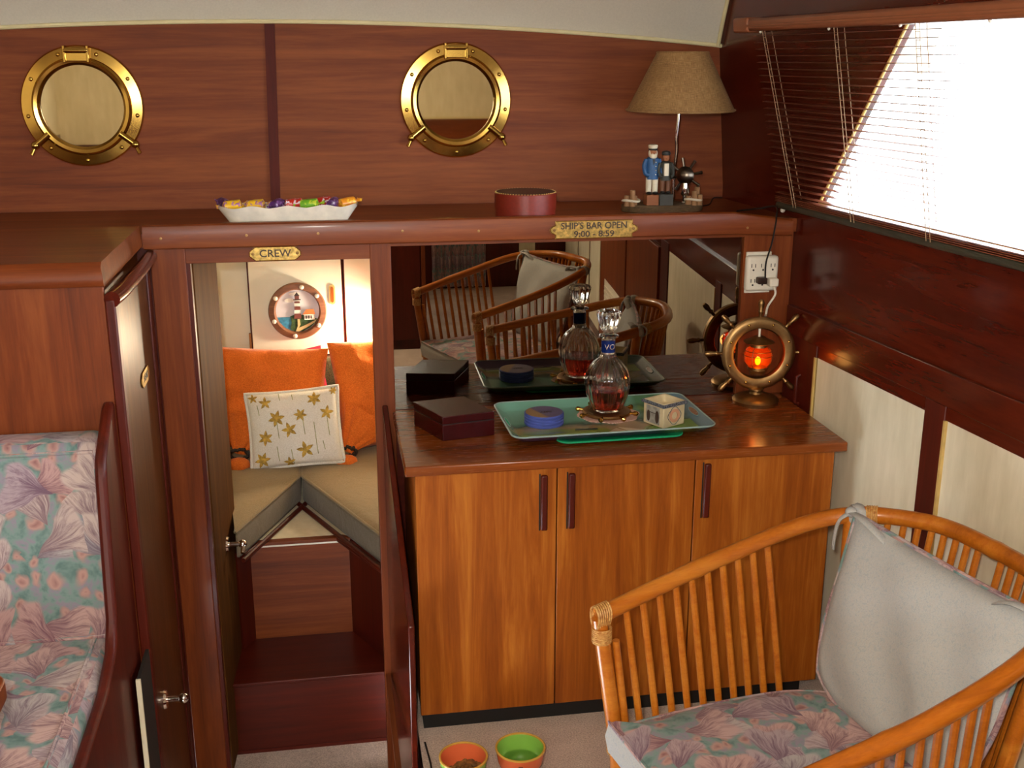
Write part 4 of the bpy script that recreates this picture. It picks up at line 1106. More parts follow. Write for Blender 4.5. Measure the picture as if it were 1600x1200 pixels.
def tray(name, lab, c, hx, hy, rot, z0, hgt, mat, rim_mat, holes):
    t = thing(name, lab, 'tray', (c[0], c[1], z0), rot)
    M = Matrix.Translation((c[0], c[1], 0)) @ Matrix.Rotation(rot, 4, 'Z')
    rings = [(.001, .0, -1), (hx - .03, 0, hy - .03), (hx - .022, .004, hy - .022), (hx - .004, hgt, hy - .004), (hx, hgt + .001, hy)]
    def ringpts(a, b_, z, r_): return [M @ Vector((x, y, z)) for x, y in rrect((0, 0), a, b_, r_)]
    top = [ringpts(hx - .032, hy - .032, z0 + .003, .012), ringpts(hx - .024, hy - .024, z0 + .006, .018), ringpts(hx - .004, hy - .004, z0 + hgt, .03)]
    bot = [ringpts(hx - .030, hy - .030, z0, .012), ringpts(hx - .021, hy - .021, z0 + .003, .018), ringpts(hx - .001, hy - .001, z0 + hgt - .001, .03)]
    b = MB(); n = len(top[0]); allr = top + bot[::-1]
    vs = [p for r_ in allr for p in r_]; fs = []
    for i in range(len(allr) - 1):
        for k in range(n): fs.append((i * n + k, i * n + (k + 1) % n, (i + 1) * n + (k + 1) % n, (i + 1) * n + k))
    fs.append(tuple(range(n))[::-1]); fs.append(tuple((len(allr) - 1) * n + k for k in range(n)))
    b.add(vs, fs); b.build('tray_body', mat, t)
    MB().tube(ringpts(hx - .002, hy - .002, z0 + hgt, .03), .0024, 6, closed=True).build('rim', rim_mat, t)
    if holes:
        for s_ in (-1, 1):
            q = [M @ Vector((s_ * (hx - .0142 + .0035 * sin(a) ), .035 * cos(a), z0 + hgt * .5 + .004 * sin(a))) for a in [2 * pi * k / 20 for k in range(20)]]
            hb = MB(); ey = M.to_3x3() @ Vector((s_ * .75, 0, -.66))
            pts = []
            for k in range(20):
                a = 2 * pi * k / 20; sl_ = Vector((s_ * .020, 0, hgt - .006)).normalized()
                base = Vector((s_ * (hx - .014), 0, z0 + .0132)); nrm = Vector((-s_ * (hgt - .006), 0, .020)).normalized()
                pts.append(M @ (base + Vector((0, 1, 0)) * .036 * cos(a) + sl_ * .007 * sin(a) + nrm * .0006))
            hb.prism(pts, (M.to_3x3() @ nrm) * .0006)
            hb.build('hand_hole', teak_x if s_ > 0 else grn_tray, t)
            MB().tube(pts, .0012, 5, closed=True).build('hole_rim', tr_rim, t)
    return t
tray('under_tray', 'plain green plastic tray underneath the printed tray', (tcx + .015, tcy - .006), thx * .62, thy - .006, trot, ZT + .0006, .0075, grn_tray, grn_tray, False)
ZTR = ZT + .0085
tray('serving_tray', 'glossy landscape printed serving tray holding the decanter on the counter', (tcx, tcy), thx, thy, trot, ZTR, .020, trm, tr_rim, True)
zt_ = ZTR + .0035
_tp = [o for o in COL.objects if o.name == 'serving_tray'][0]
_TM = Matrix.Translation((tcx, tcy, 0)) @ Matrix.Rotation(trot, 4, 'Z')
def tprint(pts, m_):
    MB().prism([_TM @ Vector((x, y, ZTR + .0030)) for x, y in pts], (0, 0, .0003)).build('printed_shape', m_, _tp, smooth=False)
kx, ky = thx - .034, thy - .034
tprint([(-.03, -ky), (.055, -ky), (.02, -ky + .05)], pl('print_sand', 186, 160, 126, .3))
tprint([(.060, -ky), (.135, -ky), (.10, -ky + .02), (.03, -ky + .055), (.026, -ky + .052)], pl('print_sand_pale', 196, 174, 142, .3))
tprint([(-kx, -ky), (-.05, -ky), (-.07, -ky + .016), (-kx, -ky + .020)], pl('print_plum', 78, 58, 92, .3))
tprint([(-kx, -ky + .021), (-.07, -ky + .017), (-.02, -ky + .006), (-.04, -ky + .034), (-kx, -ky + .036)], pl('print_olive', 122, 142, 50, .3))
tprint([(-.09, -ky + .05), (-.03, -ky + .047), (-.028, -ky + .058), (-.085, -ky + .062)], pl('print_dark_green', 44, 62, 50, .3))
tprint([(.10, -ky + .03), (kx, -ky + .012), (kx, -ky + .09), (.15, -ky + .075)], pl('print_leaf', 112, 146, 56, .3))
tprint([(.125, -ky), (kx, -ky), (kx, -ky + .011), (.11, -ky + .026)], pl('print_slate', 92, 104, 122, .3))
# coasters
co_c = onZ(850, 661, zt_); coast = pl('blue_rubber', 76, 92, 176, .5)
def coaster_top():
    g = G('coaster_print'); co = g.coord(); n = g.noise(co, 30, 3); sp = g.add('ShaderNodeSeparateXYZ'); g.put(sp.inputs[0], co)
    k = g.math('MULTIPLY', g.math('SUBTRACT', g.math('MULTIPLY', g.math('ADD', sp.outputs[0], g.math('MULTIPLY', sp.outputs[1], .4)), -1), .012), 120, clamp=True)
    c = g.mix(k, g.ramp(n, [(.35, rgb(66, 62, 106)), (.65, rgb(100, 92, 136))]), rgb(150, 118, 78))
    return g.setp(color=c, rough=.3)
ctm = coaster_top(); chh = .0078
names = ['lowest', 'second from bottom', 'third from bottom', 'topmost']
for k in range(4):
    t = thing('coaster', 'round blue coaster, %s of the stack on the tray' % names[k], 'coaster', (co_c.x, co_c.y, zt_ + k * chh), group='blue coaster stack')
    z = zt_ + k * chh + .0002; cr = .052 - .0004 * (k % 2)
    MB().lathe([(0, z), (cr - .001, z), (cr, z + .0015), (cr, z + chh - .0018), (cr - .0015, z + chh - .0004), (0, z + chh - .0004)], (co_c.x, co_c.y, 0), 44).build('base', coast, t)
    if k == 3:
        MB().lathe([(0, z + chh - .0004), (cr - .003, z + chh - .0004), (cr - .003, z + chh), (0, z + chh)], (co_c.x, co_c.y, 0), 44).build('printed_top', ctm, t)
        text_mesh('ASSC', .013, Matrix.Translation((co_c.x + .004, co_c.y - .004, z + chh + .0002)), .0002, 'lettering', engrave, t, bold=.0004)
# doily, brass wheel trivet, decanter
dc = onZ(948, 641, zt_ + .012)
dlx_ = MB(); q = []
for k in range(64):
    a = 2 * pi * k / 64; r_ = .083 * (1 + .035 * cos(8 * a)); q.append((dc.x + .004 + r_ * cos(a), dc.y - .002 + r_ * .9 * sin(a), zt_))
dlx_.prism(q, (0, 0, .0022))
def crochet():
    g = G('pink_crochet'); co = g.coord(); w = g.add('ShaderNodeTexWave'); g.put(w.inputs[0], co); w.inputs['Scale'].default_value = 95; w.bands_direction = 'DIAGONAL'
    g.bump(w.outputs[1], .5, .002)
    return g.setp(color=g.ramp(w.outputs[1], [(.2, rgb(190, 138, 122)), (.8, rgb(228, 192, 176))]), rough=.9)
tag(dlx_.build('tray_doily', crochet()), 'pink crocheted doily under the brass trivet on the tray', 'doily')
zt2 = zt_ + .0024
tv = thing('wheel_trivet', 'brass ship wheel trivet under the decanter', 'trivet', (dc.x, dc.y, zt2))
MB().lathe([(.046, .002), (.064, .002), (.066, .006), (.063, .010), (.054, .012), (.046, .010)], (dc.x, dc.y, zt2), 48, closed=True).build('rim', brass_old, tv)
MB().lathe([(0, .002), (.047, .002), (.047, .008), (0, .008)], (dc.x, dc.y, zt2), 40).build('plate', brass_old, tv)
for k in range(8):
    a = R(20 + 45 * k); e = Vector((cos(a), sin(a), 0)); c0 = Vector((dc.x, dc.y, zt2 + .0068))
    MB().tube([c0 + e * .062, c0 + e * .070, c0 + e * .075, c0 + e * .082, c0 + e * .086], [.004, .0035, .0065, .0066, .002], 10).build('spoke_knob', brass, tv)
zdk = zt2 + .0124
dcn = thing('decanter', 'fluted glass whisky decanter with stopper and a little red liquor on the tray', 'decanter', (dc.x, dc.y, zdk))
Hd = onY(948, 483, dc.y).z - zdk; s_ = Hd / .275
def flute(a, i): return 1 + (.075 * abs(cos(8 * a)) - .04 if 3 <= i <= 12 else 0)
outp = [(0, 0), (.036, 0), (.040, .004), (.046, .020), (.055, .045), (.0595, .070), (.059, .090), (.052, .112), (.040, .130), (.028, .140), (.0205, .147), (.0205, .152), (.018, .156), (.018, .196), (.019, .198), (.027, .201), (.027, .205), (.019, .208), (.017, .209)]
inn = [(.0145, .207), (.016, .195), (.016, .156), (.026, .139), (.038, .128), (.0495, .110), (.0562, .089), (.0566, .070), (.0522, .045), (.0432, .020), (.037, .008), (0, .007)]
MB().lathe([(r_ * s_, z * s_) for r_, z in outp] + [(r_ * s_, z * s_) for r_, z in inn], (dc.x, dc.y, zdk), 72, mod=lambda a, i: flute(a, i)).build('bottle', glass_m, dcn)
MB().lathe([(r_ * s_, z * s_) for r_, z in [(0, .0075), (.0362, .0085), (.0426, .020), (.0515, .044), (.0546, .060), (0, .060)]], (dc.x, dc.y, zdk), 48).build('liquor', liquor_m, dcn)
sp_ = [(0, .206), (.013, .206), (.0135, .214), (.020, .220), (.025, .235), (.031, .256), (.032, .264), (.028, .271), (.012, .275), (0, .275)]
MB().lathe([(r_ * s_, z * s_) for r_, z in sp_], (dc.x, dc.y, zdk), 48, mod=lambda a, i: 1 + (.05 * cos(12 * a) if 3 <= i <= 7 else 0)).build('stopper', glass_m, dcn)
band_m = pl('blue_foil', 20, 46, 120, .22, metal=.4); silver = pl('silver_foil', 214, 212, 206, .2, metal=.8)
nk = MB().lathe([(r_ * s_, z * s_) for r_, z in [(.0182, .160), (.0190, .160), (.0190, .192), (.0182, .192)]], (dc.x, dc.y, zdk), 36, closed=True).build('neck_label', band_m, dcn)
MB().lathe([(r_ * s_, z * s_) for r_, z in [(.0184, .1565), (.0192, .1565), (.0192, .1605), (.0184, .1605)]], (dc.x, dc.y, zdk), 36, closed=True).build('neck_foil', silver, nk)
fd_ = Vector((-dc.x, -dc.y, 0)).normalized(); rg = Vector((-fd_.y, fd_.x, 0))
def curved_text(body, size, z, ang0, parent, mat, rad):
    cu = bpy.data.curves.new('t', 'FONT'); cu.body = body; cu.size = size; cu.extrude = .0004; cu.align_x = 'CENTER'; cu.align_y = 'CENTER'; cu.resolution_u = 3
    to = bpy.data.objects.new('t', cu); COL.objects.link(to); me = bpy.data.meshes.new_from_object(to.evaluated_get(bpy.context.evaluated_depsgraph_get()))
    bpy.data.objects.remove(to); bpy.data.curves.remove(cu); b = MB()
    for v in me.vertices:
        a = ang0 + v.co.x / rad
        b.v.append(Vector((dc.x, dc.y, 0)) + (fd_ * cos(a) + rg * sin(a)) * (rad + .0005 + v.co.z) + Vector((0, 0, z + v.co.y)))
    b.f = [tuple(p.vertices) for p in me.polygons]; bpy.data.meshes.remove(me)
    return b.build('lettering', mat, parent, smooth=False)
curved_text('VO', .021 * s_, zdk + .176 * s_, .25, nk, silver, .019 * s_)
# ceramic cube
Q1 = onZ(1036, 671, zt_); Q2 = onZ(1071, 662, zt_); Q0 = onZ(999, 659, zt_)
f1_ = Q2 - Q1; f2_ = (Q0 - Q1); sd = .076
f1_ = f1_.normalized() * sd; f2_ = Vector((-f1_.y, f1_.x, 0)) 
ceram = pl('ivory_ceramic', 214, 198, 160, .25); cpic = pl('cube_picture', 150, 148, 140, .3, var=.2, nscale=60)
hq = onY(1036, 633, Q1.y).z - zt_
t = thing('ceramic_cube', 'cream ceramic cube votive with painted nautical sides on the tray', 'votive', Q1 + (f1_ + f2_) * .5)
zc = zt_ + .0005
b = MB(); ww = .006
def cq(i, z): a = f1_.normalized() * i; c = f2_.normalized() * i; return [Q1 + a + c + Vector((0, 0, z - Q1.z)), Q1 + f1_ - a + c + Vector((0, 0, z - Q1.z)), Q1 + f1_ + f2_ - a - c + Vector((0, 0, z - Q1.z)), Q1 + f2_ + a - c + Vector((0, 0, z - Q1.z))]
rs = [cq(0, zc), cq(0, zc + hq), cq(ww, zc + hq), cq(ww * 1.5, zc + hq - .02)]
vs = [p for r_ in rs for p in r_]; fs = [(0, 1, 2, 3), (12, 13, 14, 15)]
for i in range(3):
    for k in range(4): fs.append((i * 4 + k, i * 4 + (k + 1) % 4, (i + 1) * 4 + (k + 1) % 4, (i + 1) * 4 + k))
b.add(vs, fs); b.build('cube_body', ceram, t, bevel=.004)
navyr = pl('rope_trim_navy', 92, 96, 106, .6, var=.6, nscale=260)
rc = cq(-.001, zc + hq - .006); MB().tube(rc, .005, 8, closed=True).build('rope_trim', navyr, t)
def face_frame(o, d, nrm): return frame(o, d.normalized(), (0, 0, 1), nrm)
nL = -f1_.normalized(); nR = -f2_.normalized()
ML = face_frame(Q1 + f2_ * .5 + Vector((0, 0, zc + hq * .46 - Q1.z)), -f2_, nL)
MR = face_frame(Q1 + f1_ * .5 + Vector((0, 0, zc + hq * .46 - Q1.z)), f1_, nR)
def flat(M, pts, z, nm, mt, par): return MB().prism([M @ Vector((x, y, z)) for x, y in pts], (M.to_3x3() @ Vector((0, 0, 1))) * .0006).build(nm, mt, par)
def rectp(x0, x1, y0, y1): return [(x0, y0), (x1, y0), (x1, y1), (x0, y1)]
fpA = flat(ML, rectp(-.026, .024, -.024, .022), .0002, 'harbour_picture', cpic, t)
dkp = pl('picture_dark', 66, 50, 40, .5); 
def ell(cx, cy, a, b_, n=18): return [(cx + a * cos(2 * pi * k / n), cy + b_ * sin(2 * pi * k / n)) for k in range(n)]
flat(ML, ell(-.017, -.006, .006, .015), .0009, 'piling_print', dkp, fpA); flat(ML, ell(.015, -.004, .007, .017), .0009, 'piling_print', dkp, fpA)
flat(ML, rectp(-.018, .016, .004, .0055), .0012, 'rope_print', dkp, fpA)
org_ = pl('lifebuoy_orange', 206, 150, 116, .4)
lbp = MB().lathe([(.010, .0003), (.018, .0003), (.018, .0022), (.010, .0022)], MR @ Vector((0, 0, 0)), 28, MR.to_3x3(), closed=True).build('lifebuoy_relief', org_, t)
MB().tube([MR @ Vector((.0215 * cos(a) * (1 + .08 * cos(4 * a)), .0225 * sin(a) * (1 + .08 * cos(4 * a)), .0012)) for a in [2 * pi * k / 40 for k in range(40)]], .0009, 5, closed=True).build('rope_relief', navyr, lbp)

# ------------------------------------------------------------------ bowls on the carpet
def bowl(px, py, w_px, inside, outside, lab, contents):
    zr_ = .085
    c = onZ(px, py, zr_); r_ = (onZ(px + w_px / 2, py, zr_) - c).length
    t = thing('pet_bowl', lab, 'bowl', (c.x, c.y, 0), group='pair of pet bowls')
    o = [(0, .001), (.62, .001), (.62, .012), (.58, .016), (.78, .032), (.93, .055), (1.0, .085)]
    i_ = [(.955, .085), (.89, .058), (.74, .036), (.5, .022), (0, .018)]
    MB().lathe([(a * r_, z) for a, z in o] + [(.985 * r_, .0862), (.965 * r_, .0860)], (c.x, c.y, 0), 48, caps=False).build('outer_glaze', outside, t)
    MB().lathe([(.967 * r_, .0859)] + [(a * r_, z) for a, z in i_], (c.x, c.y, 0), 48, caps=False).build('inner_glaze', inside, t)
    MB().tube([(c.x + .983 * r_ * cos(a), c.y + .983 * r_ * sin(a), .0856) for a in [2 * pi * k / 48 for k in range(48)]], .0028, 6, closed=True).build('rim', pl('glaze_rim', 206, 160, 70, .25), t)
    return t, c, r_
gor = pl('orange_glaze', 218, 104, 62, .18, var=.02); ggr = pl('green_glaze', 132, 186, 76, .18, var=.02)
b1, c1_, r1_ = bowl(724, 1182, 75, gor, ggr, 'green pet bowl with orange inside holding dry kibble on the carpet', 0)
b2, c2_, r2_ = bowl(813, 1168, 77, ggr, gor, 'orange pet bowl with green inside holding water on the carpet', 1)
kib = MB(); rnd = random.Random(3); kmt = pl('kibble_brown', 128, 88, 40, .8, var=.3, nscale=60)
for k in range(150):
    a, rr = rnd.uniform(0, 2 * pi), r1_ * .72 * sqrt(rnd.random())
    kib.ball((c1_.x + rr * cos(a) + .004, c1_.y + rr * sin(a), .034 + rnd.random() * .012 + .014 * (1 - rr / (r1_ * .8))), (.008, .007, .005), 7, 5, Matrix.Rotation(rnd.uniform(0, 3), 3, 'Z') @ Matrix.Rotation(rnd.uniform(-.6, .6), 3, 'X'))
ko = kib.build('kibble', kmt, kind='stuff', merge=False); tag(ko, 'brown dry kibble piled in the orange lined bowl', 'pet food')
wo = MB().lathe([(0, .0178), (.505 * r2_, .0218), (.745 * r2_, .0358), (.826 * r2_, .0475), (0, .0475)], (c2_.x, c2_.y, 0), 40)
tag(wo.build('bowl_water', water_m), 'clear water in the green lined bowl', 'water')
tm = onZ(832, 1187, .06)
fdir = Vector((c2_.x, c2_.y, 0)) * -1; fdir.normalize()
pb_ = Vector((c2_.x, c2_.y, 0)) + fdir * (r2_ * .985) + Vector((0, 0, .066))
sd_ = Vector((-fdir.y, fdir.x, 0))
tilt = (Vector((0, 0, 1)) + fdir * .22).normalized()
text_mesh('Cat', .021, frame(pb_ + sd_ * .008 + fdir * .0012, sd_, tilt, fdir), .0006, 'lettering', engrave, b2)
# thin black cable
cbp = [onZ(664, 1160, .003), onZ(668, 1175, .003), onZ(674, 1200, .003), onZ(676, 1240, .003)]
tag(MB().tube(spline(cbp, 5), .0025, 6).build('floor_cable', black_cord), 'thin black cable on the carpet beside the step guard board', 'cable')

# ------------------------------------------------------------------ settee, table
se = thing('settee', 'built in settee with floral cushions and a mahogany end panel', 'settee', (-1.1, 2.1, 0))
bt_ = onY(80, 672, 2.396).z
fy, fz = 2.285, .47
T0, T1 = onY(155, 705, 2.30), onY(168, 996, 2.23)
XE = -.487
cushp = [(2.392, T1.z - .10), (2.392, bt_ - .012), (2.38, bt_), (2.315, bt_ - .003), (2.298, T0.z), (2.26, .66), (2.225, T1.z + .01), (2.232, T1.z - .006), (2.26, T1.z - .1)]
b = MB(); n = len(cushp)
XS = [XL + .02, -1.2, XE - .012, XE]
for k in range(len(XS) - 1):
    pass
cen = (2.32, .68)
def crg(X, s_): return [(X, cen[0] + (y - cen[0]) * s_, cen[1] + (z - cen[1]) * s_) for y, z in cushp]
rgs = [crg(XS[0], 1), crg(XE - .02, 1), crg(XE - .006, .985), crg(XE, .95)]
vs = [p for r_ in rgs for p in r_]; fs = [tuple(range(n))[::-1], tuple(3 * n + k for k in range(n))]
for i in range(3):
    for k in range(n): fs.append((i * n + k, i * n + (k + 1) % n, (i + 1) * n + (k + 1) % n, (i + 1) * n + k))
b.add(vs, fs); bc_ = b.build('back_cushion', floral_m, se, sharp=60)
MB().tube([(XS[0], 2.298, T0.z), (XE - .01, 2.298, T0.z), (XE - .004, 2.262, .66), (XE - .008, 2.226, T1.z + .006), (XS[0], 2.226, T1.z + .006)], .0045, 8).build('piping', floral_m, bc_)
# seat cushion
zs_ = T1.z + .0
sc_ = MB(); sp2 = [(2.39, zs_ - .13), (2.39, zs_), (2.2, zs_ + .004), (1.75, zs_ + .004), (1.66, zs_ - .01), (1.64, zs_ - .04), (1.65, zs_ - .13)]
n = len(sp2)
def rg2(X, d): return [(X, y + (d if y < 1.8 else 0), z - (d if z > zs_ - .05 else -d * .3)) for y, z in sp2]
rgs = [rg2(XS[0], 0), rg2(XE - .035, 0), rg2(XE - .012, .006), rg2(XE - .002, .022)]
vs = [p for r_ in rgs for p in r_]; fs = [tuple(range(n))[::-1], tuple(3 * n + k for k in range(n))]
for i in range(3):
    for k in range(n): fs.append((i * n + k, i * n + (k + 1) % n, (i + 1) * n + (k + 1) % n, (i + 1) * n + k))
sc_.add(vs, fs); sco = sc_.build('seat_cushion', floral_m, se, sharp=60)
MB().tube([(XE - .03, 2.22, zs_ + .004), (XE - .03, 1.75, zs_ + .004), (XE - .03, 1.66, zs_ - .008)], .0045, 8).build('piping', floral_m, sco)
MB().box(XL + .02, XE - .01, 1.68, 2.39, 0, zs_ - .13).build('base', dmah_x, se, smooth=False)
# end panel: tall wing at the back, low arm board running forward
ep = [(2.398, bt_ + .06), (2.37, bt_ + .055), (2.25, bt_ - .02), (2.235, bt_ - .06), (2.19, zs_ + .06), (2.15, zs_ + .01), (2.05, zs_ - .02), (1.6, zs_ - .03), (1.58, zs_ - .06), (1.58, 0), (2.398, 0)]
MB().prism([(XE + .001, y, z) for y, z in ep], (.024, 0, 0)).build('end_panel', dmah_z, se, bevel=.008)
# board with a pale edge leaning beside the settee end
pA, pB = onX(216, 1062, -.446), onX(228, 1215, -.446)
lb_ = thing('leaning_board', 'thin dark board with a pale edge standing beside the settee end', 'board', (-.446, pA.y, 0))
zA = pA.z
MB().box(-.4500, -.4420, pA.y + .003, min(pA.y + .26, 2.39), 0, zA).build('board', black, lb_)
MB().box(-.4510, -.4410, pA.y - .004, pA.y + .003, 0, zA).build('pale_edge', cream, lb_)
# dinette table corner
tc = onZ(14, 1050, .70)
tb_ = thing('dinette_table', 'mahogany dinette table corner at the left edge of the picture', 'table', (tc.x - .5, tc.y - .4, 0))
q = rrect((tc.x - .46, tc.y - .36), .46, .36, .03)
MB().prism([(x, y, .665) for x, y in q], (0, 0, .035)).build('table_top', mah_x, tb_, bevel=.004)
MB().cyl((tc.x - .5, tc.y - .36, 0), (tc.x - .5, tc.y - .36, .665), .035).build('pedestal', chrome, tb_)
MB().lathe([(0, 0), (.16, 0), (.15, .012), (.04, .03), (0, .03)], (tc.x - .5, tc.y - .36, 0), 28).build('foot', chrome, tb_)

# ------------------------------------------------------------------ rattan chairs
def make_chair(loc, rz, label):
    M = Matrix.Translation(Vector(loc)) @ Matrix.Rotation(rz, 4, 'Z')
    t = thing('rattan_chair', label, 'chair', loc, rz, 'rattan tub chairs', M)
    kw = dict(local=True)
    half = [(0, .310, .558), (.3, .324, .629), (.55, .290, .694), (.686, .160, .714), (.716, 0, .715)]
    ctrl = half + [(x, -y, z) for x, y, z in half[-2::-1]]
    rail = spline(ctrl, 14)
    NR = len(rail)
    rad = []
    for i in range(NR):
        r_ = .0180
        if i % 23 == 11: r_ = .0195
        if i % 23 in (10, 12): r_ = .0186
        rad.append(r_)
    MB().tube(rail, rad, 16).build('top_rail', rattan, t, **kw)
    # seat ring
    lower = [(.06, .275, .235), (.3, .285, .235), (.50, .245, .235), (.60, .14, .235), (.625, 0, .235)]
    low = spline(lower + [(x, -y, z) for x, y, z in lower[-2::-1]], 14)
    MB().tube(low, .015, 12).build('seat_ring', rattan, t, **kw)
    MB().tube([(.06, .275, .235), (.06, -.275, .235)], .015, 12).build('front_stretcher', rattan, t, **kw)
    MB().box(.06, .56, -.25, .25, .232, .246).build('seat_platform', rattan, t, **kw)
    # front posts: doubled canes bound at the top
    for s_ in (1, -1):
        MB().tube([(.004, s_ * .310, .553), (.045, s_ * .292, .24), (.055, s_ * .288, .0)], [.0165, .0165, .016], 14).build('leg', rattan, t, **kw)
        MB().tube([(.038, s_ * .300, .50), (.066, s_ * .288, .26), (.072, s_ * .286, .02)], [.008, .009, .009], 10).build('leg_brace', rattan, t, **kw)
        for (zc_, k0) in ((.515, 8), (.255, 7)):
            b = MB(); f = (.553 - zc_) / .313
            cx_, cy_ = .004 + .041 * f, s_ * (.310 - .018 * f)
            for k in range(k0):
                zz = zc_ - .014 + k * .0042
                b.tube([(cx_ + .0192 * cos(a), cy_ + .0192 * sin(a), zz) for a in [2 * pi * i / 16 for i in range(16)]], .0023, 5, closed=True)
            b.build('binding', binding, t, **kw)
        b = MB()     # wrap over the rail end
        for k in range(7):
            xx = -.006 + k * .0046
            b.tube([(xx, s_ * .310 + .0195 * cos(a), .560 + xx * .24 + (.0195 if sin(a) > 0 else .030) * sin(a)) for a in [2 * pi * i / 16 for i in range(16)]], .0024, 5, closed=True)
        b.build('binding', binding, t, **kw)
    for idx in (31, NR - 1 - 31):
        p = rail[idx]; l = min(low, key=lambda q_: (q_.x - p.x) ** 2 + (q_.y - p.y) ** 2)
        MB().tube([p, l, (l.x + .03, l.y * 1.02, 0)], .0165, 12).build('leg', rattan, t, **kw)
    # spindles
    ids = [3 + 1.84 * k for k in range(10)] + [31.2, 34, 36.5] + [39 + 2.4 * k for k in range(7)]
    def railpt(f): i = int(f); return rail[i].lerp(rail[min(i + 1, NR - 1)], f - i)
    def lowpt(f):
        g_ = f / (NR - 1) * (len(low) - 1); i = int(g_); return low[i].lerp(low[min(i + 1, len(low) - 1)], g_ - i)
    fl_ = ids + [NR - 1 - f for f in ids]
    for f in sorted(set(round(x, 2) for x in fl_)):
        a, b_ = railpt(f), lowpt(f)
        if min(f, NR - 1 - f) < 22:
            c2 = [q_ for q_ in low if (q_.y > 0) == (a.y > 0)]
            tx = a.x + .034; lo = sorted(c2, key=lambda q_: abs(q_.x - tx))[:2]; b_ = Vector((tx, (lo[0].y + lo[1].y) / 2, .235))
        MB().tube([a, a.lerp(b_, .5), b_], [.0072, .0076, .0078], 9).build('spindle', rattan, t, **kw)
    b = MB()
    for k in range(5):
        p = rail[34 + 0]; tg = (rail[35] - rail[33]).normalized(); u = Vector((0, 0, 1)); w = tg.cross(u).normalized(); u = w.cross(tg)
        cc = p + tg * (k * .0048 - .01)
        b.tube([cc + (u * cos(a) + w * sin(a)) * .0192 for a in [2 * pi * i / 16 for i in range(16)]], .0022, 5, closed=True)
    b.build('binding', binding, t, **kw)
    # seat cushion: rounded tub shape
    out = [(.02, -.245), (.02, .245), (.05, .262), (.28, .262), (.46, .235), (.56, .15), (.59, 0), (.56, -.15), (.46, -.235), (.28, -.262), (.05, -.262)]
    ol = spline([(x, y, 0) for x, y in out], 5, closed=True); c_ = Vector((.29, 0, 0)); m = len(ol)
    sd2 = MB(); r1 = [Vector((p.x, p.y, .248)) for p in ol]; r2 = [c_ + (p - c_) * 1.02 + Vector((0, 0, .285)) for p in ol]; r3 = [Vector((p.x, p.y, .318)) for p in ol]
    vs = r1 + r2 + r3; fs = [tuple(range(m))[::-1]]
    for i in range(2):
        for k in range(m): fs.append((i * m + k, i * m + (k + 1) % m, (i + 1) * m + (k + 1) % m, (i + 1) * m + k))
    sd2.add(vs, fs); seat = sd2.build('seat_cushion', pale_m, t, sharp=70, **kw)
    tp = MB(); rr = [[c_ + (p - c_) * s2 + Vector((0, 0, z)) for p in ol] for s2, z in ((1.0, .318), (.96, .327), (.85, .334), (.6, .339), (.3, .340), (.02, .340))]
    vs = [p for r_ in rr for p in r_]; fs = []
    for i in range(5):
        for k in range(m): fs.append((i * m + k, i * m + (k + 1) % m, (i + 1) * m + (k + 1) % m, (i + 1) * m + k))
    fs.append(tuple(5 * m + k for k in range(m)))
    tp.add(vs, fs); tp.build('floral_top', floral_m, seat, sharp=70, **kw)
    MB().tube([Vector((p.x, p.y, .319)) for p in ol], .0045, 8, closed=True).build('piping', floral_m, seat, **kw)
    # back cushion leaning in the tub
    top = Vector((.600, 0, .690)); bot = Vector((.500, 0, .345)); up = (top - bot).normalized(); xa = Vector((0, -1, 0)); nz_ = xa.cross(up)
    BM = frame((top + bot) / 2 + Vector((0, 0, 0)), xa, up, nz_)
    Wc, Hc, Tc = .50, .395, .085
    def cpt(u, v, sg):
        a, b_ = 2 * u - 1, 2 * v - 1
        wid = Wc / 2 * (1 - .04 * (1 - b_ * b_)) * (1.0 - .16 * max(0, -b_) ** 2)
        x = a * wid; y = b_ * Hc / 2 * (1 - (.05 if b_ > 0 else -.05) * (1 - a * a))
        if b_ < 0: y += .045 * abs(a) ** 4 * (-b_)
        e = max(0, 1 - abs(a) ** 3.2) ** .5 * max(0, 1 - abs(b_) ** 3.2) ** .5
        wv = .006 * e * (sin(7 * a + 4 * b_) + .7 * sin(5 * a - 8 * b_ + 1))
        bend = -.022 * a * a      # sides come forward around the tub
        return BM @ Vector((x, y, sg * Tc / 2 * e + (wv if sg > 0 else 0) - bend * 1.0))
    cm_ = MB().grid(lambda u, v: cpt(u, v, 1), 26, 22); cm_.grid(lambda u, v: cpt(1 - u, v, -1), 26, 22)
    bcs = cm_.build('back_cushion', pale_m, t, sharp=80, **kw)
    edge = [cpt(i / 26, 1, 0) for i in range(27)] + [cpt(1, 1 - i / 22, 0) for i in range(1, 23)] + [cpt(1 - i / 26, 0, 0) for i in range(1, 27)] + [cpt(0, i / 22, 0) for i in range(1, 22)]
    MB().tube(edge, .0055, 8, closed=True).build('piping', floral_m, bcs, **kw)
    for s_ in (1, -1):
        i0 = 32 if s_ > 0 else NR - 1 - 32
        p = rail[i0]; tg = (rail[i0 + 1] - rail[i0 - 1]).normalized(); u = Vector((0, 0, 1)); w = tg.cross(u).normalized(); u = w.cross(tg)
        b = MB()
        cor = cpt(0 if s_ > 0 else 1, 1, 0)
        b.tube([p + (u * cos(a) + w * sin(a)) * .0205 + tg * (.012 * sin(a)) for a in [2 * pi * i / 18 for i in range(18)]], .010, 8, closed=True, flat=.3)
        b.tube([p + (u * cos(a) + w * sin(a)) * .0210 + tg * (-.012 * sin(a)) for a in [2 * pi * i / 18 for i in range(18)]], .010, 8, closed=True, flat=.3)
        kn = p + Vector((-.024, -s_ * .004, .012))
        b.ball(kn, (.013, .013, .012), 10, 8)
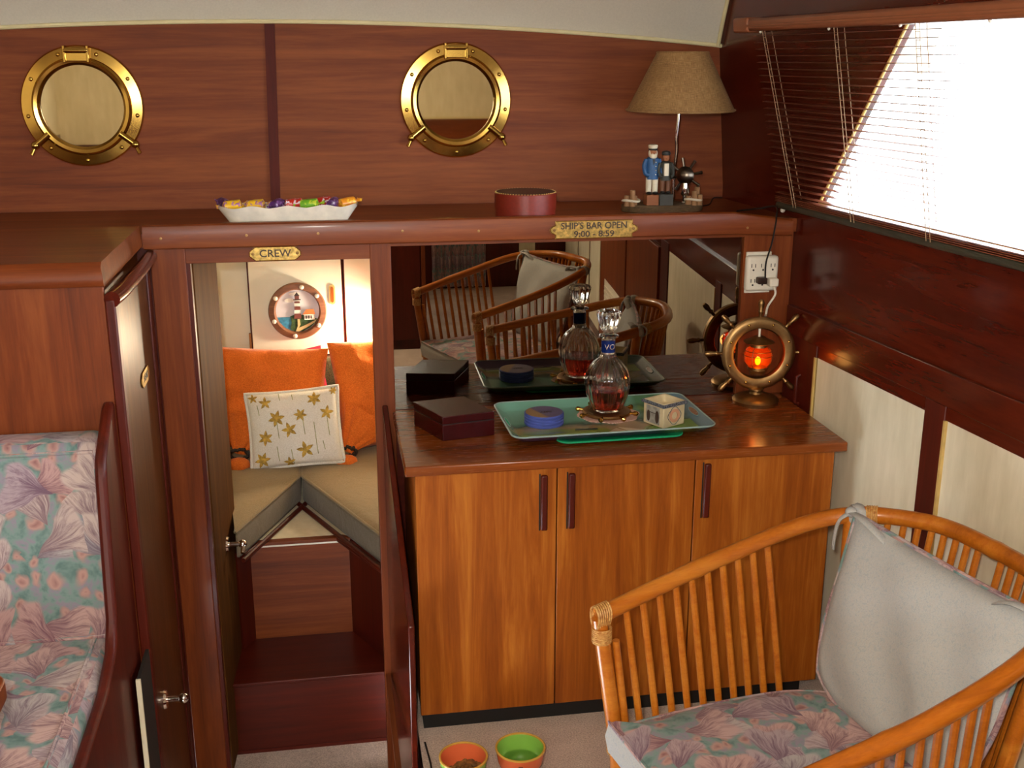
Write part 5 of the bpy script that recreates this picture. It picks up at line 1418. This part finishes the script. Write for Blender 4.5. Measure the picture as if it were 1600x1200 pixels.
        b.tube(spline([kn, kn + Vector((-.01, -s_ * .05, .004)), kn + Vector((-.004, -s_ * .09, -.012)), kn + Vector((.012, -s_ * .12, -.036))], 5), .011, 8, flat=.3)
        b.tube(spline([kn, kn + Vector((-.02, s_ * .012, -.02)), kn + Vector((-.028, s_ * .014, -.06)), kn + Vector((-.03, s_ * .012, -.085))], 5), .010, 8, flat=.35)
        b.tube([kn, kn.lerp(cor, .6), cor], [.012, .012, .016], 8, flat=.5)
        b.build('tie', pale_m, bcs, **kw)
    return t
def copy_tree(o, loc, rz, label):
    r = o.copy(); COL.objects.link(r); r.location = loc; r.rotation_euler = (0, 0, rz); r['label'] = label
    for ch in list(o.children):
        c = ch.copy(); COL.objects.link(c); c.parent = r
        for g_ in list(ch.children):
            d = g_.copy(); COL.objects.link(d); d.parent = c
    return r
chair = make_chair((.580, 1.703, 0), .225, 'honey rattan tub chair with pale cushions nearest the bar cabinet')
copy_tree(chair, (.52, .86, 0), -.36, 'rattan tub chair further from the cabinet, seen only in the bar mirror')

# ------------------------------------------------------------------ forward cabin: pillows, plaque, lamp
def leanM(px, py, Y, lean, yaw=0, roll=0):
    c = onY(px, py, Y)
    return Matrix.Translation(c) @ Matrix.Rotation(R(yaw), 4, 'Z') @ Matrix.Rotation(R(90 - lean), 4, 'X') @ Matrix.Rotation(R(roll), 4, 'Z')
def size_at(px_, Y): return (onY(500 + px_, 600, Y).x - onY(500, 600, Y).x)
YP = YC - .14
mag = MB().pillow(leanM(455, 590, YC - .075, 4, 0, 8), size_at(110, YP), .20, .035, .05, wr=.003, seed=5)
tag(mag.build('magenta_pillow', magenta_m, sharp=80), 'magenta pillow corner showing behind the left orange pillow', 'pillow')
def orange(px, py, w, h, lab, yaw, knot, roll, seed, Yk, Yp):
    M = leanM(px, py, Yp, 18, yaw, roll)
    t = thing('orange_pillow', lab, 'pillow', M.to_translation() + Vector((0, 0, -h / 2)), group='orange pillows on the berth')
    MB().pillow(M, w, h, .12, .05, 26, 3.2, wr=.011, seed=seed).build('cover', orange_m, t, sharp=80)
    k = onY(knot[0], knot[1], Yk)
    b = MB()
    # gathered cloth fan into the knot
    c0 = k + Vector((knot[2], .10, .12))
    def gath(u, v):
        a = 2 * pi * u
        ax_ = (c0 - k); L = min(.20, ax_.length); ax_.normalize(); s1 = Vector((1, 0, 0)); s2 = ax_.cross(s1).normalized(); s1 = s2.cross(ax_)
        r_ = .020 + .085 * v ** 1.2; rr = r_ * (1 + .14 * sin(9 * a) * (1 - v * .6))
        return k + ax_ * L * v * .75 + (s1 * cos(a) * rr + s2 * sin(a) * rr * .55)
    b.grid(gath, 60, 10); b.build('gathered_corner', orange_m, t, sharp=80)
    kb = MB().lathe([(0, -.046), (.026, -.040), (.038, -.022), (.032, -.004), (.020, .006), (0, .01)], k + Vector((0, -.036, -.012)), 24, Matrix.Rotation(R(-20), 3, 'X'), mod=lambda a, i: 1 + .10 * sin(5 * a + i))
    kb.build('knot', orange_m, t, sharp=80)
    rn = random.Random(seed)
    bd2 = MB()
    for i in range(26):
        a = 2 * pi * i / 26
        bd2.ball(k + Vector((.034 * cos(a), -.030, .006 + .016 * sin(a) + rn.uniform(-.004, .004))), .0068, 7, 5)
    bd2.build('bead_band', dark_bead, t)
    return t
orange(409, 622, size_at(198, YC - .16), .37, 'orange pillow with a knotted corner at left behind the flowered pillow', -4, (374, 708, .045), -3, 2, 3.775, YC - .19)
orange(603, 610, size_at(160, YC - .16), .40, 'orange pillow with a knotted corner at right of the flowered pillow', 6, (541, 704, .11), 4, 9, 3.775, YC - .19)
# loose flap of the left pillow resting on the cushion
Yw = 3.755
Mw = leanM(461, 669, Yw, 20, -2, 3.5)
ww_, hh_ = size_at(145, Yw), size_at(122, Yw)
t = thing('flowered_pillow', 'small white pillow printed with golden flowers leaning on the orange pillows', 'pillow', Mw.to_translation() + Vector((0, 0, -hh_ / 2)))
pm = MB().pillow(Mw, ww_, hh_, .10, .05, 24, 3.0, wr=.003, seed=4)
ptf = pm._pt
pm.build('cover', white_cloth, t, sharp=80)
pe_ = [ptf(i / 24, 0, 0) for i in range(24)] + [ptf(1, i / 24, 0) for i in range(24)] + [ptf(1 - i / 24, 1, 0) for i in range(24)] + [ptf(0, 1 - i / 24, 0) for i in range(24)]
MB().tube(pe_, .006, 8, closed=True).build('piping', white_cloth, t)
Zl = Mw.to_3x3() @ Vector((0, 0, 1))
def on_p(x, y):   # x,y in pillow fraction
    return ptf(min(max(x, .01), .99), min(max(y, .01), .99), 1) + Zl * .0012
asp = ww_ / hh_
def petal(fp, cx, cy, a, L, wdt):
    vs = []; K = 8
    for k in range(K + 1):
        q_ = k / K; w_ = wdt * sin(pi * q_ ** .8)
        for s_ in (-1, 1):
            x = (L * q_) * cos(a) - s_ * w_ * sin(a); y = (L * q_) * sin(a) + s_ * w_ * cos(a)
            vs.append(on_p(cx + x / asp, cy + y))
    fp.add(vs, [(2 * k, 2 * k + 1, 2 * k + 3, 2 * k + 2) for k in range(K)])
for (cx, cy, sc, a0) in [(.21, .86, .09, .3), (.74, .86, .10, .5), (.32, .64, .115, .2), (.58, .66, .09, .9), (.87, .66, .10, .1), (.45, .48, .105, .6), (.18, .40, .105, .4), (.60, .20, .12, .5), (.13, .12, .11, .1), (.42, .05, .08, .4), (.95, .94, .06, 0), (.08, .93, .07, .4)]:
    fp = MB()
    for k in range(5 + (int(cx * 10) % 2)): petal(fp, cx, cy, a0 + 2 * pi * k / (5 + (int(cx * 10) % 2)), sc, sc * .22)
    fp.build('flower_print', gold_print, t)
for (cx, cy, L) in [(.32, .60, .22), (.60, .62, .22), (.87, .62, .26), (.72, .55, .42), (.25, .15, .0), (.30, .28, .2), (.45, .22, .2), (.80, .3, .12), (.12, .84, .14), (.36, .98, .1), (.5, .95, .08)]:
    if L == 0: continue
    vs = []
    for k in range(7):
        for s_ in (-1, 1): vs.append(on_p(cx + .012 * (k / 6) + s_ * .004, cy - L * k / 6))
    MB().add(vs, [(2 * k, 2 * k + 1, 2 * k + 3, 2 * k + 2) for k in range(6)]).build('stem_print', stem_print, t)

# lighthouse porthole plaque on the cream locker door
pc_ = onY(465, 485, YC - .024); PR = size_at(44, YC)
pt_ = thing('lighthouse_plaque', 'round wooden porthole plaque with a painted lighthouse on the cream door', 'plaque', (pc_.x, YC - .023, pc_.z))
M3 = Matrix(((1, 0, 0), (0, 0, -1), (0, 1, 0))); cc = Vector((pc_.x, YC - .0225, pc_.z))
MB().lathe([(PR * .70, 0), (PR * .985, 0), (PR, .004), (PR, .016), (PR * .97, .022), (PR * .80, .024), (PR * .76, .018), (PR * .74, .006)], cc, 56, M3, closed=True).build('wooden_ring', wood('plaque_wood', rgb(96, 60, 42), rgb(124, 82, 58), rgb(150, 106, 78), axis='x', rough=.5, scale=3), pt_)
studm = pl('stud_white', 232, 224, 208, .4)
for a_ in (78, 38, -36, -98, -158, 146):
    a = R(a_); p = cc + M3 @ Vector((PR * .875 * cos(a), PR * .875 * sin(a), .024))
    MB().ball(p, (.0085, .005, .0085), 12, 6).build('stud', studm, pt_)
MP_ = front(cc + Vector((0, -.006, 0))); s1 = PR * .75
def pic(pts, z, nm, c, par): return MB().prism([MP_ @ Vector((x * s1, y * s1, z)) for x, y in pts], (0, -.002, 0)).build(nm, c, par)
disc = pic(ell(0, 0, 1.0, 1.0, 48), 0, 'painted_disc', pl('pic_sky', 216, 214, 220, .6, var=.04, nscale=20), pt_)
def clipc(pts): return [(x, y) if x * x + y * y <= .98 else (x / sqrt(x * x + y * y) * .985, y / sqrt(x * x + y * y) * .985) for x, y in pts]
pic(clipc([(-.985, -.3), (-.05, -.28), (-.05, -.95), (-.3, -.93), (-.6, -.77), (-.85, -.5)]), .0022, 'sea', pl('pic_sea', 58, 132, 168, .5, var=.15, nscale=80), disc)
pic(clipc([(-.35, -.25), (-.1, -.15), (.3, -.2), (.9, -.4), (.8, -.58), (.55, -.8), (.2, -.97), (-.2, -.96), (-.38, -.85), (-.3, -.55)]), .0044, 'headland', pl('pic_grass', 50, 78, 40, .7, var=.3, nscale=90), disc)
pic(clipc([(-.02, -.38), (.08, -.38), (.10, -.65), (.02, -.8), (.5, -.6), (.85, -.42), (.78, -.55), (.4, -.78), (.0, -.98), (-.12, -.95), (-.02, -.7)]), .0066, 'path', pl('pic_path', 206, 184, 130, .7), disc)
lwh = pl('pic_white', 234, 228, 216, .6); lrd = pl('pic_brick', 112, 58, 48, .6); ldk = pl('pic_dark', 52, 40, 36, .6); roof_o = pl('pic_roof', 206, 112, 56, .6)
pic([(-.16, -.35), (.16, -.35), (.12, .52), (-.12, .52)], .0066, 'lighthouse_tower', lwh, disc)
for y0, y1 in ((-.35, -.12), (.06, .22), (.38, .46)):
    k = lambda y: .165 - .045 * (y + .35) / .87
    pic([(-k(y0), y0), (k(y0), y0), (k(y1), y1), (-k(y1), y1)], .0086, 'stripe', lrd, disc)
pic([(-.17, .52), (.17, .52), (.17, .57), (-.17, .57)], .0086, 'gallery', ldk, disc); pic([(-.10, .57), (.10, .57), (.10, .72), (-.10, .72)], .0086, 'lantern_room', lrd, disc); pic([(-.13, .72), (.13, .72), (.0, .90)], .0086, 'lantern_roof', ldk, disc)
pic([(.30, -.42), (.78, -.42), (.74, -.14), (.28, -.14)], .0086, 'cottage', lwh, disc); pic([(.22, -.16), (.80, -.16), (.74, .08), (.40, .08)], .0106, 'cottage_roof', roof_o, disc)
for x_ in (.36, .48, .60): pic([(x_, -.36), (x_ + .05, -.36), (x_ + .05, -.22), (x_, -.22)], .0108, 'cottage_window', ldk, disc)
pic(ell(-.35, .5, .22, .10), .0022, 'cloud', lwh, disc); pic(ell(-.1, .8, .25, .08), .0022, 'cloud', lwh, disc)

# brass reading lamp on the forward bulkhead, just right of the doorway view
rl = Vector((.25, YC, .76))
tr_ = thing('reading_lamp', 'brass reading lamp on the forward cabin wall, hidden right of the doorway', 'lamp', rl)
MB().lathe([(0, 0), (.035, 0), (.033, .008), (.012, .014), (0, .014)], rl, 24, M3).build('wall_rose', brass, tr_)
MB().tube(spline([rl + Vector((0, -.01, 0)), rl + Vector((0, -.07, .02)), rl + Vector((-.01, -.10, .0))], 6), .006, 8).build('arm', brass, tr_)
MB().lathe([(.016, .05), (.045, 0), (.043, 0), (.014, .048)], rl + Vector((-.02, -.11, -.03)), 28, closed=True).build('lamp_shade', brass, tr_)
MB().ball(rl + Vector((-.02, -.11, -.022)), (.018, .018, .022)).build('bulb', bulb_warm, tr_)
rpt = bpy.data.lights.new('reading_lamp_light', 'POINT'); rpt.energy = 19; rpt.color = (1, .86, .62); rpt.shadow_soft_size = .03
rpo = bpy.data.objects.new('reading_lamp_light', rpt); COL.objects.link(rpo); rpo.parent = tr_; rpo.location = (-.02, -.12, -.06)

# ------------------------------------------------------------------ aft end of the saloon, seen in the bar mirror
def curtain(x0, x1, z0, z1, lab, mt):
    b = MB()
    b.grid(lambda u, v: Vector((x0 + (x1 - x0) * u, YA + .05 + .018 * sin(u * 44), z0 + (z1 - z0) * v)), 80, 2)
    b.grid(lambda u, v: Vector((x0 + (x1 - x0) * (1 - u), YA + .044 + .018 * sin((1 - u) * 44), z0 + (z1 - z0) * v)), 80, 2)
    return tag(b.build('curtain', mt, sharp=80), lab, 'curtain')
curtain(.76, 1.16, .02, 1.0, 'dark floral curtain on the aft wall, reflected in the bar mirror', floral_m)
MB().box(1.42, 1.54, YA, YA + .006, .1, 1.2).build('cream_panel', cream, wa, smooth=False)

al_ = thing('aft_locker', 'dark mahogany locker behind the chairs, reflected at the left of the bar mirror', 'cabinet', (.18, -.7, 0))
MB().box(-.2, .55, -.95, -.52, 0, 1.26).build('body', dmah_z, al_, bevel=.004)
MB().box(-.18, .18, -.52, -.505, .06, 1.22).build('door', dmah_z, al_, bevel=.003)
MB().box(.19, .53, -.52, -.505, .06, 1.22).build('door', dmah_z, al_, bevel=.003)
MB().box(.535, .56, -.525, -.50, 0, 1.26).build('corner_post', mah_z, al_, bevel=.003)
